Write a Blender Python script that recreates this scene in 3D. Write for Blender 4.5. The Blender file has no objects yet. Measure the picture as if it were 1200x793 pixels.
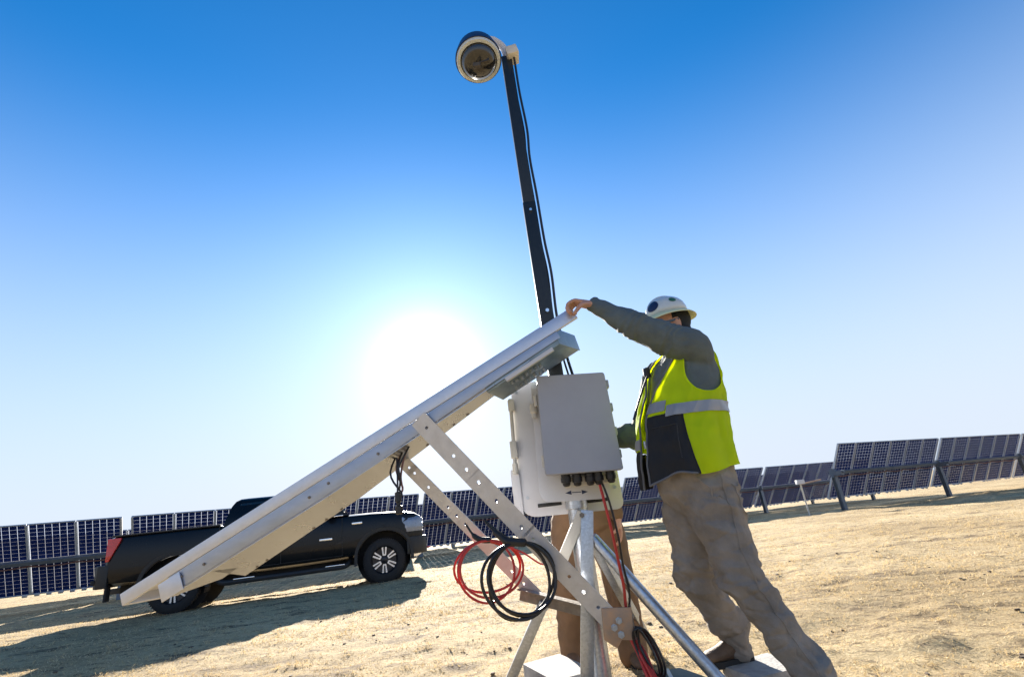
import bpy, bmesh, math, random
import numpy as np
from mathutils import Vector as V, Matrix, noise, Quaternion
random.seed(7); rng = np.random.default_rng(7)
R = math.radians
scn = bpy.context.scene
C = scn.collection

# ------------------------------------------------------------------ camera
cam_d = bpy.data.cameras.new('camera'); cam = bpy.data.objects.new('camera', cam_d); C.objects.link(cam)
cam_d.sensor_width = 36; cam_d.lens = 18; cam_d.clip_start = 0.05; cam_d.clip_end = 6000
_r, _p = R(7.0), R(19.5)
_u0 = V((0, -math.sin(_p), math.cos(_p))); _f = V((0, math.cos(_p), math.sin(_p))); _x = V((1, 0, 0))
_right = _x*math.cos(_r) - _u0*math.sin(_r); _up = _x*math.sin(_r) + _u0*math.cos(_r)
cam.matrix_world = Matrix(((_right.x, _up.x, -_f.x, 0), (_right.y, _up.y, -_f.y, 0), (_right.z, _up.z, -_f.z, .85), (0, 0, 0, 1)))
scn.camera = cam

# ------------------------------------------------------------------ sky, sun, exposure
SUN_AZ, SUN_EL = R(-10.2), R(17.7)
sdir = V((math.sin(SUN_AZ)*math.cos(SUN_EL), math.cos(SUN_AZ)*math.cos(SUN_EL), math.sin(SUN_EL)))
world = bpy.data.worlds.new('World'); scn.world = world; world.use_nodes = True
wn, wl = world.node_tree.nodes, world.node_tree.links
bg = wn['Background']; bg.inputs[1].default_value = 0.05
sky = wn.new('ShaderNodeTexSky'); sky.sky_type = 'NISHITA'; sky.sun_disc = False
sky.sun_elevation = SUN_EL; sky.sun_rotation = SUN_AZ
sky.air_density = 1.0; sky.dust_density = 0.5; sky.ozone_density = 3.0; sky.altitude = 1500
# the sun's own aureole: a round glow about the true sun direction
tc = wn.new('ShaderNodeTexCoord')
dot = wn.new('ShaderNodeVectorMath'); dot.operation = 'DOT_PRODUCT'; dot.inputs[1].default_value = sdir
nrm = wn.new('ShaderNodeVectorMath'); nrm.operation = 'NORMALIZE'
wl.new(tc.outputs['Generated'], nrm.inputs[0]); wl.new(nrm.outputs[0], dot.inputs[0])
mx = wn.new('ShaderNodeMath'); mx.operation = 'MAXIMUM'; mx.inputs[1].default_value = 0.0; wl.new(dot.outputs['Value'], mx.inputs[0])
hs = wn.new('ShaderNodeHueSaturation'); hs.inputs['Saturation'].default_value = 1.1; wl.new(sky.outputs[0], hs.inputs['Color'])
tint = wn.new('ShaderNodeVectorMath'); tint.operation = 'MULTIPLY'; tint.inputs[1].default_value = (.16, .90, 1.20); wl.new(hs.outputs[0], tint.inputs[0])
sepz = wn.new('ShaderNodeSeparateXYZ'); wl.new(nrm.outputs[0], sepz.inputs[0])
hz = wn.new('ShaderNodeMapRange'); hz.interpolation_type = 'SMOOTHSTEP'; hz.inputs['From Min'].default_value = .72; hz.inputs['From Max'].default_value = .03; wl.new(sepz.outputs['Z'], hz.inputs['Value'])
hm_ = wn.new('ShaderNodeMix'); hm_.data_type = 'RGBA'; wl.new(hz.outputs[0], hm_.inputs[0]); wl.new(tint.outputs[0], hm_.inputs[6]); hm_.inputs[7].default_value = (3.7, 4.15, 4.8, 1)   # pale band of low air
prev = hm_.outputs[2]
for power, col in ((4000, (60, 56, 50)), (420, (4.5, 4.3, 4.0)), (120, (1.2, 1.1, 1.0)), (45, (.6, .55, .5)), (14, (.95, .55, .35))):
    pw = wn.new('ShaderNodeMath'); pw.operation = 'POWER'; pw.inputs[1].default_value = power; wl.new(mx.outputs[0], pw.inputs[0])
    sc_ = wn.new('ShaderNodeVectorMath'); sc_.operation = 'SCALE'; sc_.inputs[0].default_value = col; wl.new(pw.outputs[0], sc_.inputs['Scale'])
    ad = wn.new('ShaderNodeVectorMath'); ad.operation = 'ADD'; wl.new(prev, ad.inputs[0]); wl.new(sc_.outputs[0], ad.inputs[1])
    prev = ad.outputs[0]
wl.new(prev, bg.inputs[0])
sd = bpy.data.lights.new('sun', 'SUN'); sd.energy = 5.0; sd.angle = R(0.5); sd.color = (1.0, .93, .82)
sun = bpy.data.objects.new('sun', sd); C.objects.link(sun); sun.rotation_euler = (-sdir).to_track_quat('-Z', 'Y').to_euler(); sun.location = sdir*50
scn.view_settings.view_transform = 'Standard'; scn.view_settings.look = 'None'
scn.view_settings.exposure = 2.05; scn.view_settings.gamma = 1

# ------------------------------------------------------------------ materials
def mat(name, col, rough=.6, metal=0., var=.0, vscale=8., bump=0., bscale=60., coat=0., trans=0., spec=.5, col2=None, stretch=(1, 1, 1), tcol=None, kind='noise'):
    m = bpy.data.materials.new(name); m.use_nodes = True
    n, l = m.node_tree.nodes, m.node_tree.links
    b = n['Principled BSDF']; b.inputs['Roughness'].default_value = rough; b.inputs['Metallic'].default_value = metal
    b.inputs['Base Color'].default_value = (*col, 1); b.inputs['Coat Weight'].default_value = coat; b.inputs['Specular IOR Level'].default_value = spec
    co = n.new('ShaderNodeTexCoord'); mp = n.new('ShaderNodeMapping'); mp.inputs['Scale'].default_value = stretch; l.new(co.outputs['Object'], mp.inputs[0])
    if var or col2:
        if kind == 'voronoi':
            t = n.new('ShaderNodeTexVoronoi'); t.inputs['Scale'].default_value = vscale; src = t.outputs['Color']
        else:
            t = n.new('ShaderNodeTexNoise'); t.inputs['Scale'].default_value = vscale; t.inputs['Detail'].default_value = 6; t.inputs['Roughness'].default_value = .65; src = t.outputs['Fac']
        l.new(mp.outputs[0], t.inputs['Vector'])
        rp = n.new('ShaderNodeValToRGB'); l.new(src, rp.inputs[0])
        rp.color_ramp.elements[0].position = .3; rp.color_ramp.elements[1].position = .7
        a = tuple(c*(1-var) for c in col); bb = col2 if col2 else tuple(min(1, c*(1+var)) for c in col)
        rp.color_ramp.elements[0].color = (*a, 1); rp.color_ramp.elements[1].color = (*bb, 1)
        l.new(rp.outputs[0], b.inputs['Base Color'])
        mr = n.new('ShaderNodeMapRange'); mr.inputs['To Min'].default_value = max(.03, rough-.08); mr.inputs['To Max'].default_value = min(1, rough+.1)
        l.new(t.outputs['Fac'] if kind != 'voronoi' else t.outputs['Distance'], mr.inputs[0]); l.new(mr.outputs[0], b.inputs['Roughness'])
    if bump:
        t2 = n.new('ShaderNodeTexNoise'); t2.inputs['Scale'].default_value = bscale; t2.inputs['Detail'].default_value = 5; l.new(mp.outputs[0], t2.inputs['Vector'])
        bp = n.new('ShaderNodeBump'); bp.inputs['Strength'].default_value = bump; bp.inputs['Distance'].default_value = .01
        l.new(t2.outputs['Fac'], bp.inputs['Height']); l.new(bp.outputs[0], b.inputs['Normal'])
    if trans:
        tr = n.new('ShaderNodeBsdfTranslucent'); tr.inputs[0].default_value = (*(tcol or col), 1)
        ms = n.new('ShaderNodeMixShader'); ms.inputs[0].default_value = trans
        l.new(b.outputs[0], ms.inputs[1]); l.new(tr.outputs[0], ms.inputs[2]); l.new(ms.outputs[0], n['Material Output'].inputs[0])
    return m
def glassmat(name, tint, gloss=.08, rough=.03):
    m = bpy.data.materials.new(name); m.use_nodes = True; n, l = m.node_tree.nodes, m.node_tree.links
    n.remove(n['Principled BSDF'])
    t = n.new('ShaderNodeBsdfTransparent'); t.inputs[0].default_value = (*tint, 1)
    g = n.new('ShaderNodeBsdfGlossy'); g.inputs['Roughness'].default_value = rough
    fr = n.new('ShaderNodeFresnel'); fr.inputs['IOR'].default_value = 1.45
    mr = n.new('ShaderNodeMath'); mr.operation = 'MULTIPLY'; mr.inputs[1].default_value = 1.0; l.new(fr.outputs[0], mr.inputs[0])
    ms = n.new('ShaderNodeMixShader'); l.new(mr.outputs[0], ms.inputs[0]); l.new(t.outputs[0], ms.inputs[1]); l.new(g.outputs[0], ms.inputs[2])
    l.new(ms.outputs[0], n['Material Output'].inputs[0]); return m
M = {}
M['alu'] = mat('aluminium', (.56, .58, .64), .34, .6, .07, 14, .06, 90)
M['galv'] = mat('galvanised steel', (.46, .49, .53), .36, .8, .09, 95, .05, 60, kind='voronoi')
M['galv_sheet'] = mat('galvanised sheet', (.36, .385, .43), .28, .9, .12, 4, .03, 20, stretch=(3, .6, .6))
M['strut'] = mat('zinc plated strut', (.56, .57, .60), .42, .5, .10, 18, .08, 70)
M['brownsteel'] = mat('weathered steel', (.22, .19, .16), .55, .5, .3, 20, .2, 60)
M['rust'] = mat('rusty zinc plate', (.46, .36, .28), .5, .35, .3, 24, .15, 80, col2=(.50, .30, .17))
M['blackpaint'] = mat('black painted steel', (.007, .011, .016), .42, .0, .25, 30, .05, 80)
M['blackplastic'] = mat('black plastic', (.014, .014, .016), .45, 0, .2, 30, .1, 100)
M['enclosure'] = mat('grey polyester', (.345, .355, .40), .40, 0, .05, 5, .06, 140)
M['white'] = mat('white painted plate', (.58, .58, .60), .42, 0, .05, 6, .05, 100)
M['web'] = mat('rolled aluminium rail', (.36, .40, .48), .36, .6, .10, 9, .05, 60, stretch=(.6, 2, 2))
M['hinge'] = mat('dark zinc box', (.20, .26, .30), .4, .6, .25, 14, .1, 40)
M['offwhite'] = mat('cream plastic', (.58, .55, .48), .45, 0, .06, 12, .04, 100)
M['redcable'] = mat('red cable', (.50, .03, .025), .4, 0, .15, 30)
M['blackcable'] = mat('black cable', (.012, .012, .014), .38, 0, .2, 30)
M['concrete'] = mat('concrete paver', (.34, .325, .305), .92, 0, .3, 9, .5, 90)
M['greencase'] = mat('green painted case', (.045, .07, .045), .6, 0, .2, 20, .1, 60)
M['skin'] = mat('skin', (.50, .27, .19), .55, 0, .12, 25, .1, 160)
M['shirt'] = mat('grey green shirt', (.100, .125, .130), .85, 0, .18, 12, .3, 220)
M['trousers'] = mat('khaki work trousers', (.27, .235, .20), .92, 0, .28, 6, .6, 300)
M['brownpants'] = mat('brown work trousers', (.17, .100, .055), .88, 0, .16, 9, .35, 240)
M['vest'] = mat('high visibility cloth', (.70, .92, .01), .75, 0, .06, 10, .2, 260, trans=.6, tcol=(.95, .98, .01))
M['reflect'] = mat('reflective tape', (.30, .30, .31), .4, .2, .06, 40, .1, 300)
M['vestblack'] = mat('black vest cloth', (.010, .011, .014), .8, 0, .2, 12, .2, 200)
M['piping'] = mat('grey piping', (.13, .13, .14), .8, 0, .1, 20)
M['hat'] = mat('white hard hat', (.56, .60, .60), .3, 0, .05, 8, .02, 40, coat=.3)
M['hatrim'] = mat('hat underside', (.70, .70, .42), .5, 0, .05, 8)
M['decalblue'] = mat('navy sticker', (.01, .02, .07), .4)
M['decalgreen'] = mat('green sticker', (.03, .13, .07), .4)
M['hood'] = mat('dark hood cloth', (.012, .016, .020), .9, 0, .2, 20, .3, 200)
M['boot'] = mat('brown leather boot', (.12, .075, .045), .65, 0, .25, 15, .3, 90)
M['sole'] = mat('boot sole', (.02, .02, .02), .8)
M['paint'] = mat('charcoal car paint', (.004, .005, .007), .28, 0, .15, 3, coat=.22, spec=.2)
M['cartrim'] = mat('dark plastic trim', (.016, .017, .018), .55, 0, .15, 40, .1, 150)
M['tyre'] = mat('tyre rubber', (.018, .018, .019), .85, 0, .3, 20, .3, 60)
M['rimdark'] = mat('dark alloy', (.03, .03, .035), .35, .6)
M['rimlight'] = mat('machined alloy', (.75, .75, .76), .3, .7, .05, 30)
M['chrome'] = mat('chrome', (.75, .76, .78), .15, .95)
M['tail'] = mat('red lens', (.55, .012, .02), .15, 0, .1, 20, coat=.6)
M['lamp'] = mat('headlamp lens', (.20, .24, .31), .12, .3, .2, 30, coat=.6)
M['carglass'] = mat('tinted glass', (.012, .016, .02), .05, 0, 0, coat=.5)
M['cell'] = mat('photovoltaic cell', (.008, .022, .12), .55, 0, .25, 3.1, spec=.12)
M['pvframe'] = mat('module frame', (.62, .63, .66), .4, .5, .08, 10)
M['pvglass'] = glassmat('module glass', (.58, .63, .72))
_n, _l = M['pvglass'].node_tree.nodes, M['pvglass'].node_tree.links   # white ceramic grid printed on the glass lets light glow through
_t = _n.new('ShaderNodeBsdfTranslucent'); _t.inputs[0].default_value = (.80, .82, .86, 1); _ms = _n.new('ShaderNodeMixShader'); _ms.inputs[0].default_value = .10
_o = _n['Material Output']; _l.new(_o.inputs[0].links[0].from_socket, _ms.inputs[1]); _l.new(_t.outputs[0], _ms.inputs[2]); _l.new(_ms.outputs[0], _o.inputs[0])
M['tube'] = mat('torque tube steel', (.20, .22, .25), .5, .5, .15, 6)
M['post'] = mat('post steel', (.16, .18, .21), .55, .5, .2, 8)
M['redbrown'] = mat('cable harness', (.20, .10, .09), .7)
M['dome'] = mat('smoked dome', (.014, .012, .010), .12, 0, .3, 30, coat=.6)
M['lens'] = mat('camera module', (.05, .042, .035), .4, .3, .4, 40)
M['skinred'] = M['skin']

# ------------------------------------------------------------------ helpers
class MB:
    def __init__(s): s.v = []; s.f = []
    def add(s, vs, fs):
        o = len(s.v); s.v += [tuple(v) for v in vs]; s.f += [tuple(i+o for i in f) for f in fs]; return s
    def hexa(s, p):      # 8 pts: bottom 4 ccw, top 4 ccw
        return s.add(p, [(3, 2, 1, 0), (4, 5, 6, 7), (0, 1, 5, 4), (1, 2, 6, 5), (2, 3, 7, 6), (3, 0, 4, 7)])
    def box(s, c, ex, ey, ez):   # half extent vectors
        c, ex, ey, ez = V(c), V(ex), V(ey), V(ez)
        return s.hexa([c-ex-ey-ez, c+ex-ey-ez, c+ex+ey-ez, c-ex+ey-ez, c-ex-ey+ez, c+ex-ey+ez, c+ex+ey+ez, c-ex+ey+ez])
    def abox(s, x0, x1, y0, y1, z0, z1):
        return s.box(((x0+x1)/2, (y0+y1)/2, (z0+z1)/2), ((x1-x0)/2, 0, 0), (0, (y1-y0)/2, 0), (0, 0, (z1-z0)/2))
    def bar(s, a, b, w, h, up=(0, 0, 1)):
        a, b = V(a), V(b); d = (b-a).normalized(); up = V(up); sd_ = d.cross(up).normalized(); u = sd_.cross(d).normalized()
        return s.box((a+b)/2, (b-a)/2, sd_*w/2, u*h/2)
    def rings(s, rings, caps=True, close=True):
        n = len(rings[0]); o = len(s.v)
        for r_ in rings: s.v += [tuple(p) for p in r_]
        for i in range(len(rings)-1):
            for j in range(n if close else n-1):
                k = (j+1) % n
                s.f.append((o+i*n+j, o+i*n+k, o+(i+1)*n+k, o+(i+1)*n+j))
        if caps:
            s.f.append(tuple(o+j for j in reversed(range(n)))); e = o+(len(rings)-1)*n
            s.f.append(tuple(e+j for j in range(n)))
        return s
    def tube(s, pts, rad, n=12, caps=True):
        pts = [V(p) for p in pts]; N = len(pts)
        rads = rad if hasattr(rad, '__len__') else [rad]*N
        T_ = [(pts[min(i+1, N-1)]-pts[max(i-1, 0)]).normalized() for i in range(N)]
        a = V((0, 0, 1)) if abs(T_[0].z) < .9 else V((1, 0, 0)); a = (a-T_[0]*a.dot(T_[0])).normalized()
        rr = []
        for i in range(N):
            if i: a = (a-T_[i]*a.dot(T_[i])).normalized()
            b = T_[i].cross(a)
            rr.append([pts[i]+(a*math.cos(t)+b*math.sin(t))*rads[i] for t in [2*math.pi*k/n for k in range(n)]])
        return s.rings(rr, caps)
    def limb(s, pts, rads, n=16, cap=True):    # smooth tapered tube with round ends
        p, r_ = resample(pts, rads, 6)
        P0, P1 = p[0], p[-1]; d0 = (p[0]-p[1]).normalized(); d1 = (p[-1]-p[-2]).normalized()
        pp, rr = [], []
        for k in (80, 60, 35): pp.append(P0+d0*r_[0]*math.sin(R(k))); rr.append(r_[0]*math.cos(R(k)))
        pp += p; rr += r_
        for k in (35, 60, 80): pp.append(P1+d1*r_[-1]*math.sin(R(k))); rr.append(r_[-1]*math.cos(R(k)))
        return s.tube(pp, rr, n)
    def lathe(s, o, ax, prof, n=24, caps=True):   # prof: (along, radius)
        o, ax = V(o), V(ax).normalized(); a = V((0, 0, 1)) if abs(ax.z) < .9 else V((1, 0, 0)); a = (a-ax*a.dot(ax)).normalized(); b = ax.cross(a)
        return s.rings([[o+ax*h+(a*math.cos(t)+b*math.sin(t))*r_ for t in [2*math.pi*k/n for k in range(n)]] for h, r_ in prof], caps)
    def ell(s, c, a, b, cc, n=16, m=10):     # ellipsoid with axis vectors
        c, a, b, cc = V(c), V(a), V(b), V(cc); rr = []
        for i in range(1, m):
            t = math.pi*i/m; rr.append([c-cc*math.cos(t)+(a*math.cos(q)+b*math.sin(q))*math.sin(t) for q in [2*math.pi*k/n for k in range(n)]])
        return s.rings(rr)
    def prism(s, poly, off):
        off = V(off); poly = [V(p) for p in poly]; n = len(poly); o = len(s.v)
        s.v += [tuple(p) for p in poly]+[tuple(p+off) for p in poly]
        s.f.append(tuple(o+i for i in reversed(range(n)))); s.f.append(tuple(o+n+i for i in range(n)))
        for i in range(n):
            k = (i+1) % n; s.f.append((o+i, o+k, o+n+k, o+n+i))
        return s
    def mesh(s, name, origin=None):
        me = bpy.data.meshes.new(name); o = V(origin) if origin else V((0, 0, 0))
        me.from_pydata([tuple(V(v)-o) for v in s.v], [], s.f)
        bm = bmesh.new(); bm.from_mesh(me); bmesh.ops.recalc_face_normals(bm, faces=bm.faces); bm.to_mesh(me); bm.free()
        return me
def resample(pts, rads, k):
    pts = [V(p) for p in pts]; N = len(pts); out, ro = [], []
    for i in range(N-1):
        p0, p1, p2, p3 = pts[max(i-1, 0)], pts[i], pts[i+1], pts[min(i+2, N-1)]
        for j in range(k):
            t = j/k; tt = t*t*(3-2*t)
            out.append(.5*((2*p1)+(p2-p0)*t+(2*p0-5*p1+4*p2-p3)*t*t+(3*p1-p0-3*p2+p3)*t**3)); ro.append(rads[i]*(1-t)+rads[i+1]*t)
    out.append(pts[-1]); ro.append(rads[-1]); return out, ro
def curve(pts, k=6): return resample(pts, [0]*len(pts), k)[0]
def shade(me, smooth, ang=35):
    if smooth:
        me.polygons.foreach_set('use_smooth', [True]*len(me.polygons))
        if ang: me.set_sharp_from_angle(angle=R(ang))
def link(name, me, m, parent=None, smooth=True, bevel=0., ang=35):
    if bevel:
        bm = bmesh.new(); bm.from_mesh(me)
        es = [e for e in bm.edges if len(e.link_faces) == 2 and e.calc_face_angle(0) > R(40)]
        try: bmesh.ops.bevel(bm, geom=es, offset=bevel, segments=2, affect='EDGES', profile=.6, clamp_overlap=True)
        except Exception: pass
        bm.to_mesh(me); bm.free()
    if m is not None and not me.materials: me.materials.append(m)
    shade(me, smooth, ang)
    o = bpy.data.objects.new(name, me); C.objects.link(o)
    if parent is not None: o.parent = parent
    return o
def thing(name, label, cat, loc=(0, 0, 0), rz=0, group=None):
    o = bpy.data.objects.new(name, None); C.objects.link(o); o.location = loc; o.rotation_euler = (0, 0, rz); o.empty_display_size = .2
    o['label'] = label; o['category'] = cat
    if group: o['group'] = group
    return o
def tag(o, label, cat, group=None):
    o['label'] = label; o['category'] = cat
    if group: o['group'] = group
    return o
def wpart(name, mb, m, t, smooth=True, bevel=0., sub=None, ang=35):   # world coordinates -> child of thing t (or of its part sub)
    return link(name, mb.mesh(name, t.location), m, sub or t, smooth, bevel, ang)
def solo(name, mb, m, label, cat, loc, smooth=True, bevel=0., group=None):
    o = link(name, mb.mesh(name, loc), m, None, smooth, bevel); o.location = loc; return tag(o, label, cat, group)
def evaluated(me, mods):
    o = bpy.data.objects.new('tmp', me); C.objects.link(o)
    for t, kw in mods:
        md = o.modifiers.new(t, t)
        for k, v in kw.items(): setattr(md, k, v)
    dg = bpy.context.evaluated_depsgraph_get(); dg.update()
    out = bpy.data.meshes.new_from_object(o.evaluated_get(dg)); bpy.data.objects.remove(o); return out
def union(mb, voxel=.006, smooth=4, origin=None):
    return evaluated(mb.mesh('u', origin), [('REMESH', dict(mode='VOXEL', voxel_size=voxel)), ('SMOOTH', dict(factor=.5, iterations=smooth))])
def wrinkle(me, fn):
    me.update()
    nv = len(me.vertices); co = np.empty(nv*3); me.vertices.foreach_get('co', co); no = np.empty(nv*3); me.vertex_normals.foreach_get('vector', no)
    co = co.reshape(-1, 3); no = no.reshape(-1, 3)
    d = np.array([fn(V(c)) for c in co]); co += no*d[:, None]
    me.vertices.foreach_set('co', co.ravel()); me.update()
def holeplate(a, b, width, wdir, thick, holes, r_):    # flat bar from a to b with real round holes at distances in `holes`
    a, b = V(a), V(b); L_ = (b-a).length; d = (b-a)/L_; wv = (V(wdir)-d*V(wdir).dot(d)).normalized(); nn = d.cross(wv); mb = MB(); h2 = width/2; q = h2*.98
    cuts = sorted(holes); x = 0
    def quad(x0, x1):
        if x1-x0 > 1e-4: mb.box(a+d*(x0+x1)/2, d*(x1-x0)/2, wv*h2, nn*thick/2)
    for c in cuts:
        quad(x, c-q); x = c+q
        out = [(q, 0), (q, h2), (0, h2), (-q, h2), (-q, 0), (-q, -h2), (0, -h2), (q, -h2)]
        base = len(mb.v); vs = []
        for sgn in (-1, 1):
            for (px, py) in out: vs.append(a+d*(c+px)+wv*py+nn*thick/2*sgn)
            for k in range(8):
                t = k*math.pi/4; vs.append(a+d*(c+r_*math.cos(t))+wv*(r_*math.sin(t))+nn*thick/2*sgn)
        fs = []
        for k in range(8):
            j = (k+1) % 8
            fs += [(k, j, 8+j, 8+k), (16+k, 24+k, 24+j, 16+j), (8+k, 8+j, 24+j, 24+k), (k, 16+k, 16+j, j)]
        mb.add(vs, fs)
    quad(x, L_); return mb

# ------------------------------------------------------------------ terrain
RA = R(63.5); RD = V((math.sin(RA), math.cos(RA), 0)); RO = V((-15.167, 16.062, 0))
def ground_z(x, y):
    u = (x-RO.x)*RD.x+(y-RO.y)*RD.y
    u = min(u, 70); t = (u-12)/2
    return -.0165*2*(math.log1p(math.exp(t)) if t < 30 else t)
def relief(x, y):
    d = math.hypot(x, y); k = min(1, max(0, (d-.3)/1.5))*(1 if d < 60 else max(0, 1-(d-60)/100))
    return k*(.030*noise.noise((x*.55, y*.55, 3))+.020*noise.noise((x*1.7, y*2.3, 9))+.021*noise.noise((x*4.6, y*6.0, 1))+.013*noise.noise((x*11, y*14, 5)))
rad = [0.0]+list(np.geomspace(.5, 60, 210))+list(np.geomspace(66, 3500, 26)); NA = 300
gv, gf = [], []
angs = []
for k in range(NA):     # finer in the half the camera looks at
    t = k/NA; angs.append(math.pi/2 + math.pi*(2*t-1)*(.38+.62*(2*t-1)**2))
for i, r_ in enumerate(rad):
    if i == 0: gv.append((0, 0, ground_z(0, 0))); continue
    for a in angs:
        x, y = r_*math.cos(a), r_*math.sin(a); gv.append((x, y, ground_z(x, y)+relief(x, y)))
for j in range(NA): gf.append((0, 1+j, 1+(j+1) % NA))
for i in range(len(rad)-2):
    for j in range(NA):
        k = (j+1) % NA; a = 1+i*NA; b = a+NA; gf.append((a+j, b+j, b+k, a+k))
gme = bpy.data.meshes.new('ground'); gme.from_pydata(gv, [], gf)
def groundmat():
    m = bpy.data.materials.new('dry grass ground'); m.use_nodes = True; n, l = m.node_tree.nodes, m.node_tree.links; b = n['Principled BSDF']; b.inputs['Roughness'].default_value = .95; b.inputs['Specular IOR Level'].default_value = .15
    co = n.new('ShaderNodeTexCoord')
    def nz(s, d=8, rg=.6, st=(1, 1, 1)):
        mp = n.new('ShaderNodeMapping'); mp.inputs['Scale'].default_value = st; l.new(co.outputs['Object'], mp.inputs[0])
        t = n.new('ShaderNodeTexNoise'); t.inputs['Scale'].default_value = s; t.inputs['Detail'].default_value = d; t.inputs['Roughness'].default_value = rg; l.new(mp.outputs[0], t.inputs['Vector']); return t.outputs['Fac']
    def ramp(src, *st):
        r_ = n.new('ShaderNodeValToRGB'); l.new(src, r_.inputs[0]); e = r_.color_ramp.elements
        while len(e) < len(st): e.new(.5)
        for i, (p, c) in enumerate(st): e[i].position = p; e[i].color = (*c, 1)
        return r_.outputs[0]
    def mix(f, a, b_, mode='MIX'):
        x = n.new('ShaderNodeMix'); x.data_type = 'RGBA'; x.blend_type = mode; l.new(f, x.inputs[0]); l.new(a, x.inputs[6]); l.new(b_, x.inputs[7]); return x.outputs[2]
    fine = ramp(nz(28, 10, .75), (.33, (.17, .11, .05)), (.5, (.50, .375, .20)), (.66, (.76, .61, .38)))
    straw = ramp(nz(70, 6, .8, (1, 3, 1)), (.34, (.24, .16, .07)), (.5, (.57, .44, .245)), (.66, (.84, .70, .46)))
    base = mix(nz(3.2, 6, .6), fine, straw)
    dirt_shade = ramp(nz(40, 8, .7), (.35, (.075, .05, .03)), (.7, (.21, .145, .085)))  # bare soil tone, which also colours in the shadow streaks of clumps
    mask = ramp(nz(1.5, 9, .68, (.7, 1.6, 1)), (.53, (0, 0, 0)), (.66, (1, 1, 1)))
    m1 = mix(mask, base, dirt_shade)
    dirt_shade_mask = ramp(nz(6.5, 8, .7, (.8, 1.5, 1)), (.53, (0, 0, 0)), (.66, (.95, .95, .95)))  # small streaks: soil patches plus clump shadows painted into the colour
    m1 = mix(dirt_shade_mask, m1, dirt_shade)
    big = ramp(nz(.35, 4, .5), (.35, (.70, .66, .60)), (.65, (1, 1, 1)))
    mm = n.new('ShaderNodeMix'); mm.data_type = 'RGBA'; mm.blend_type = 'MULTIPLY'; mm.inputs[0].default_value = 1; l.new(m1, mm.inputs[6]); l.new(big, mm.inputs[7])
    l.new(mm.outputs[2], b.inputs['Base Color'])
    bp = n.new('ShaderNodeBump'); bp.inputs['Strength'].default_value = .8; bp.inputs['Distance'].default_value = .03; l.new(nz(45, 8, .75), bp.inputs['Height']); l.new(bp.outputs[0], b.inputs['Normal'])
    return m
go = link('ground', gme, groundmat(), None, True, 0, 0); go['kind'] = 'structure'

# dry grass: short bent straw blades
def grass():
    N = 640000
    rr = 1.5*(60/1.5)**(rng.random(N)**1.15); an = R(90)+(rng.random(N)-.5)*R(112)
    x = rr*np.cos(an); y = rr*np.sin(an)
    keep = np.array([noise.noise((a*1.1, b*1.1, 4))+.35*noise.noise((a*4, b*4, 8)) > rng.uniform(-.75, .35) for a, b in zip(x, y)])
    x, y, rr = x[keep], y[keep], rr[keep]; n_ = len(x)
    z = np.array([ground_z(a, b)+relief(a, b) for a, b in zip(x, y)])-.004
    cl_ = np.array([max(0, noise.noise((a*2.3, b*2.9, 14))+.6*noise.noise((a*7, b*8, 18))) for a, b in zip(x, y)])
    L_ = (.016+.034*rng.random(n_)**1.8)*np.clip(rr/6, .75, 1.15)*(.7+.8*cl_); wd = (.0011+.0012*rng.random(n_))*np.clip(rr/3.4, .85, 3.2)
    yaw = rng.random(n_)*2*np.pi; lean = R(8)+rng.random(n_)**1.4*R(60); face = rng.random(n_)*2*np.pi
    dx, dy, dz = np.cos(yaw)*np.cos(lean), np.sin(yaw)*np.cos(lean), np.sin(lean)
    sx, sy = np.cos(face)*wd, np.sin(face)*wd
    P = np.zeros((n_, 4, 3)); base = np.stack([x, y, z], 1); D = np.stack([dx, dy, dz], 1)*L_[:, None]; S = np.stack([sx, sy, wd*.3], 1)
    P[:, 0] = base-S; P[:, 1] = base+S; mid = base+D*.6; P[:, 2] = mid+S*.7; P[:, 3] = base+D*np.array([1, 1, .85])
    me = bpy.data.meshes.new('dry_grass'); me.vertices.add(n_*4); me.vertices.foreach_set('co', P.ravel())
    me.loops.add(n_*4); me.loops.foreach_set('vertex_index', np.arange(n_*4, dtype=np.int32))
    me.polygons.add(n_); me.polygons.foreach_set('loop_start', np.arange(0, n_*4, 4, dtype=np.int32)); me.polygons.foreach_set('loop_total', np.full(n_, 4, dtype=np.int32))
    me.update(); me.validate()
    o = link('dry_grass', me, mat('straw', (.50, .36, .17), .8, 0, .35, 30, trans=.35, col2=(.90, .77, .52)), None, False); o['kind'] = 'stuff'
grass()

def clods():
    mb = MB()
    for k in range(900):
        d_ = 2.0+9*rng.random()**1.6; a_ = R(90)+(rng.random()-.5)*R(100); x, y = d_*math.cos(a_), d_*math.sin(a_)
        if noise.noise((x*1.2, y*1.2, 31)) < .05: continue
        r_ = .004+.014*rng.random()**3; z = ground_z(x, y)+relief(x, y)+r_*.25
        q = rng.random(3)*.7+.6; w_ = rng.random()*3
        mb.ell((x, y, z), V((math.cos(w_), math.sin(w_), .2*(rng.random()-.5)))*r_*q[0]*1.4, V((-math.sin(w_), math.cos(w_), 0))*r_*q[1], V((0, 0, 1))*r_*q[2]*.8, 6, 4)
    o = link('soil_clods', mb.mesh('soil_clods'), mat('dark soil', (.13, .095, .065), .95, 0, .4, 40), None, False); o['kind'] = 'stuff'
clods()

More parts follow.
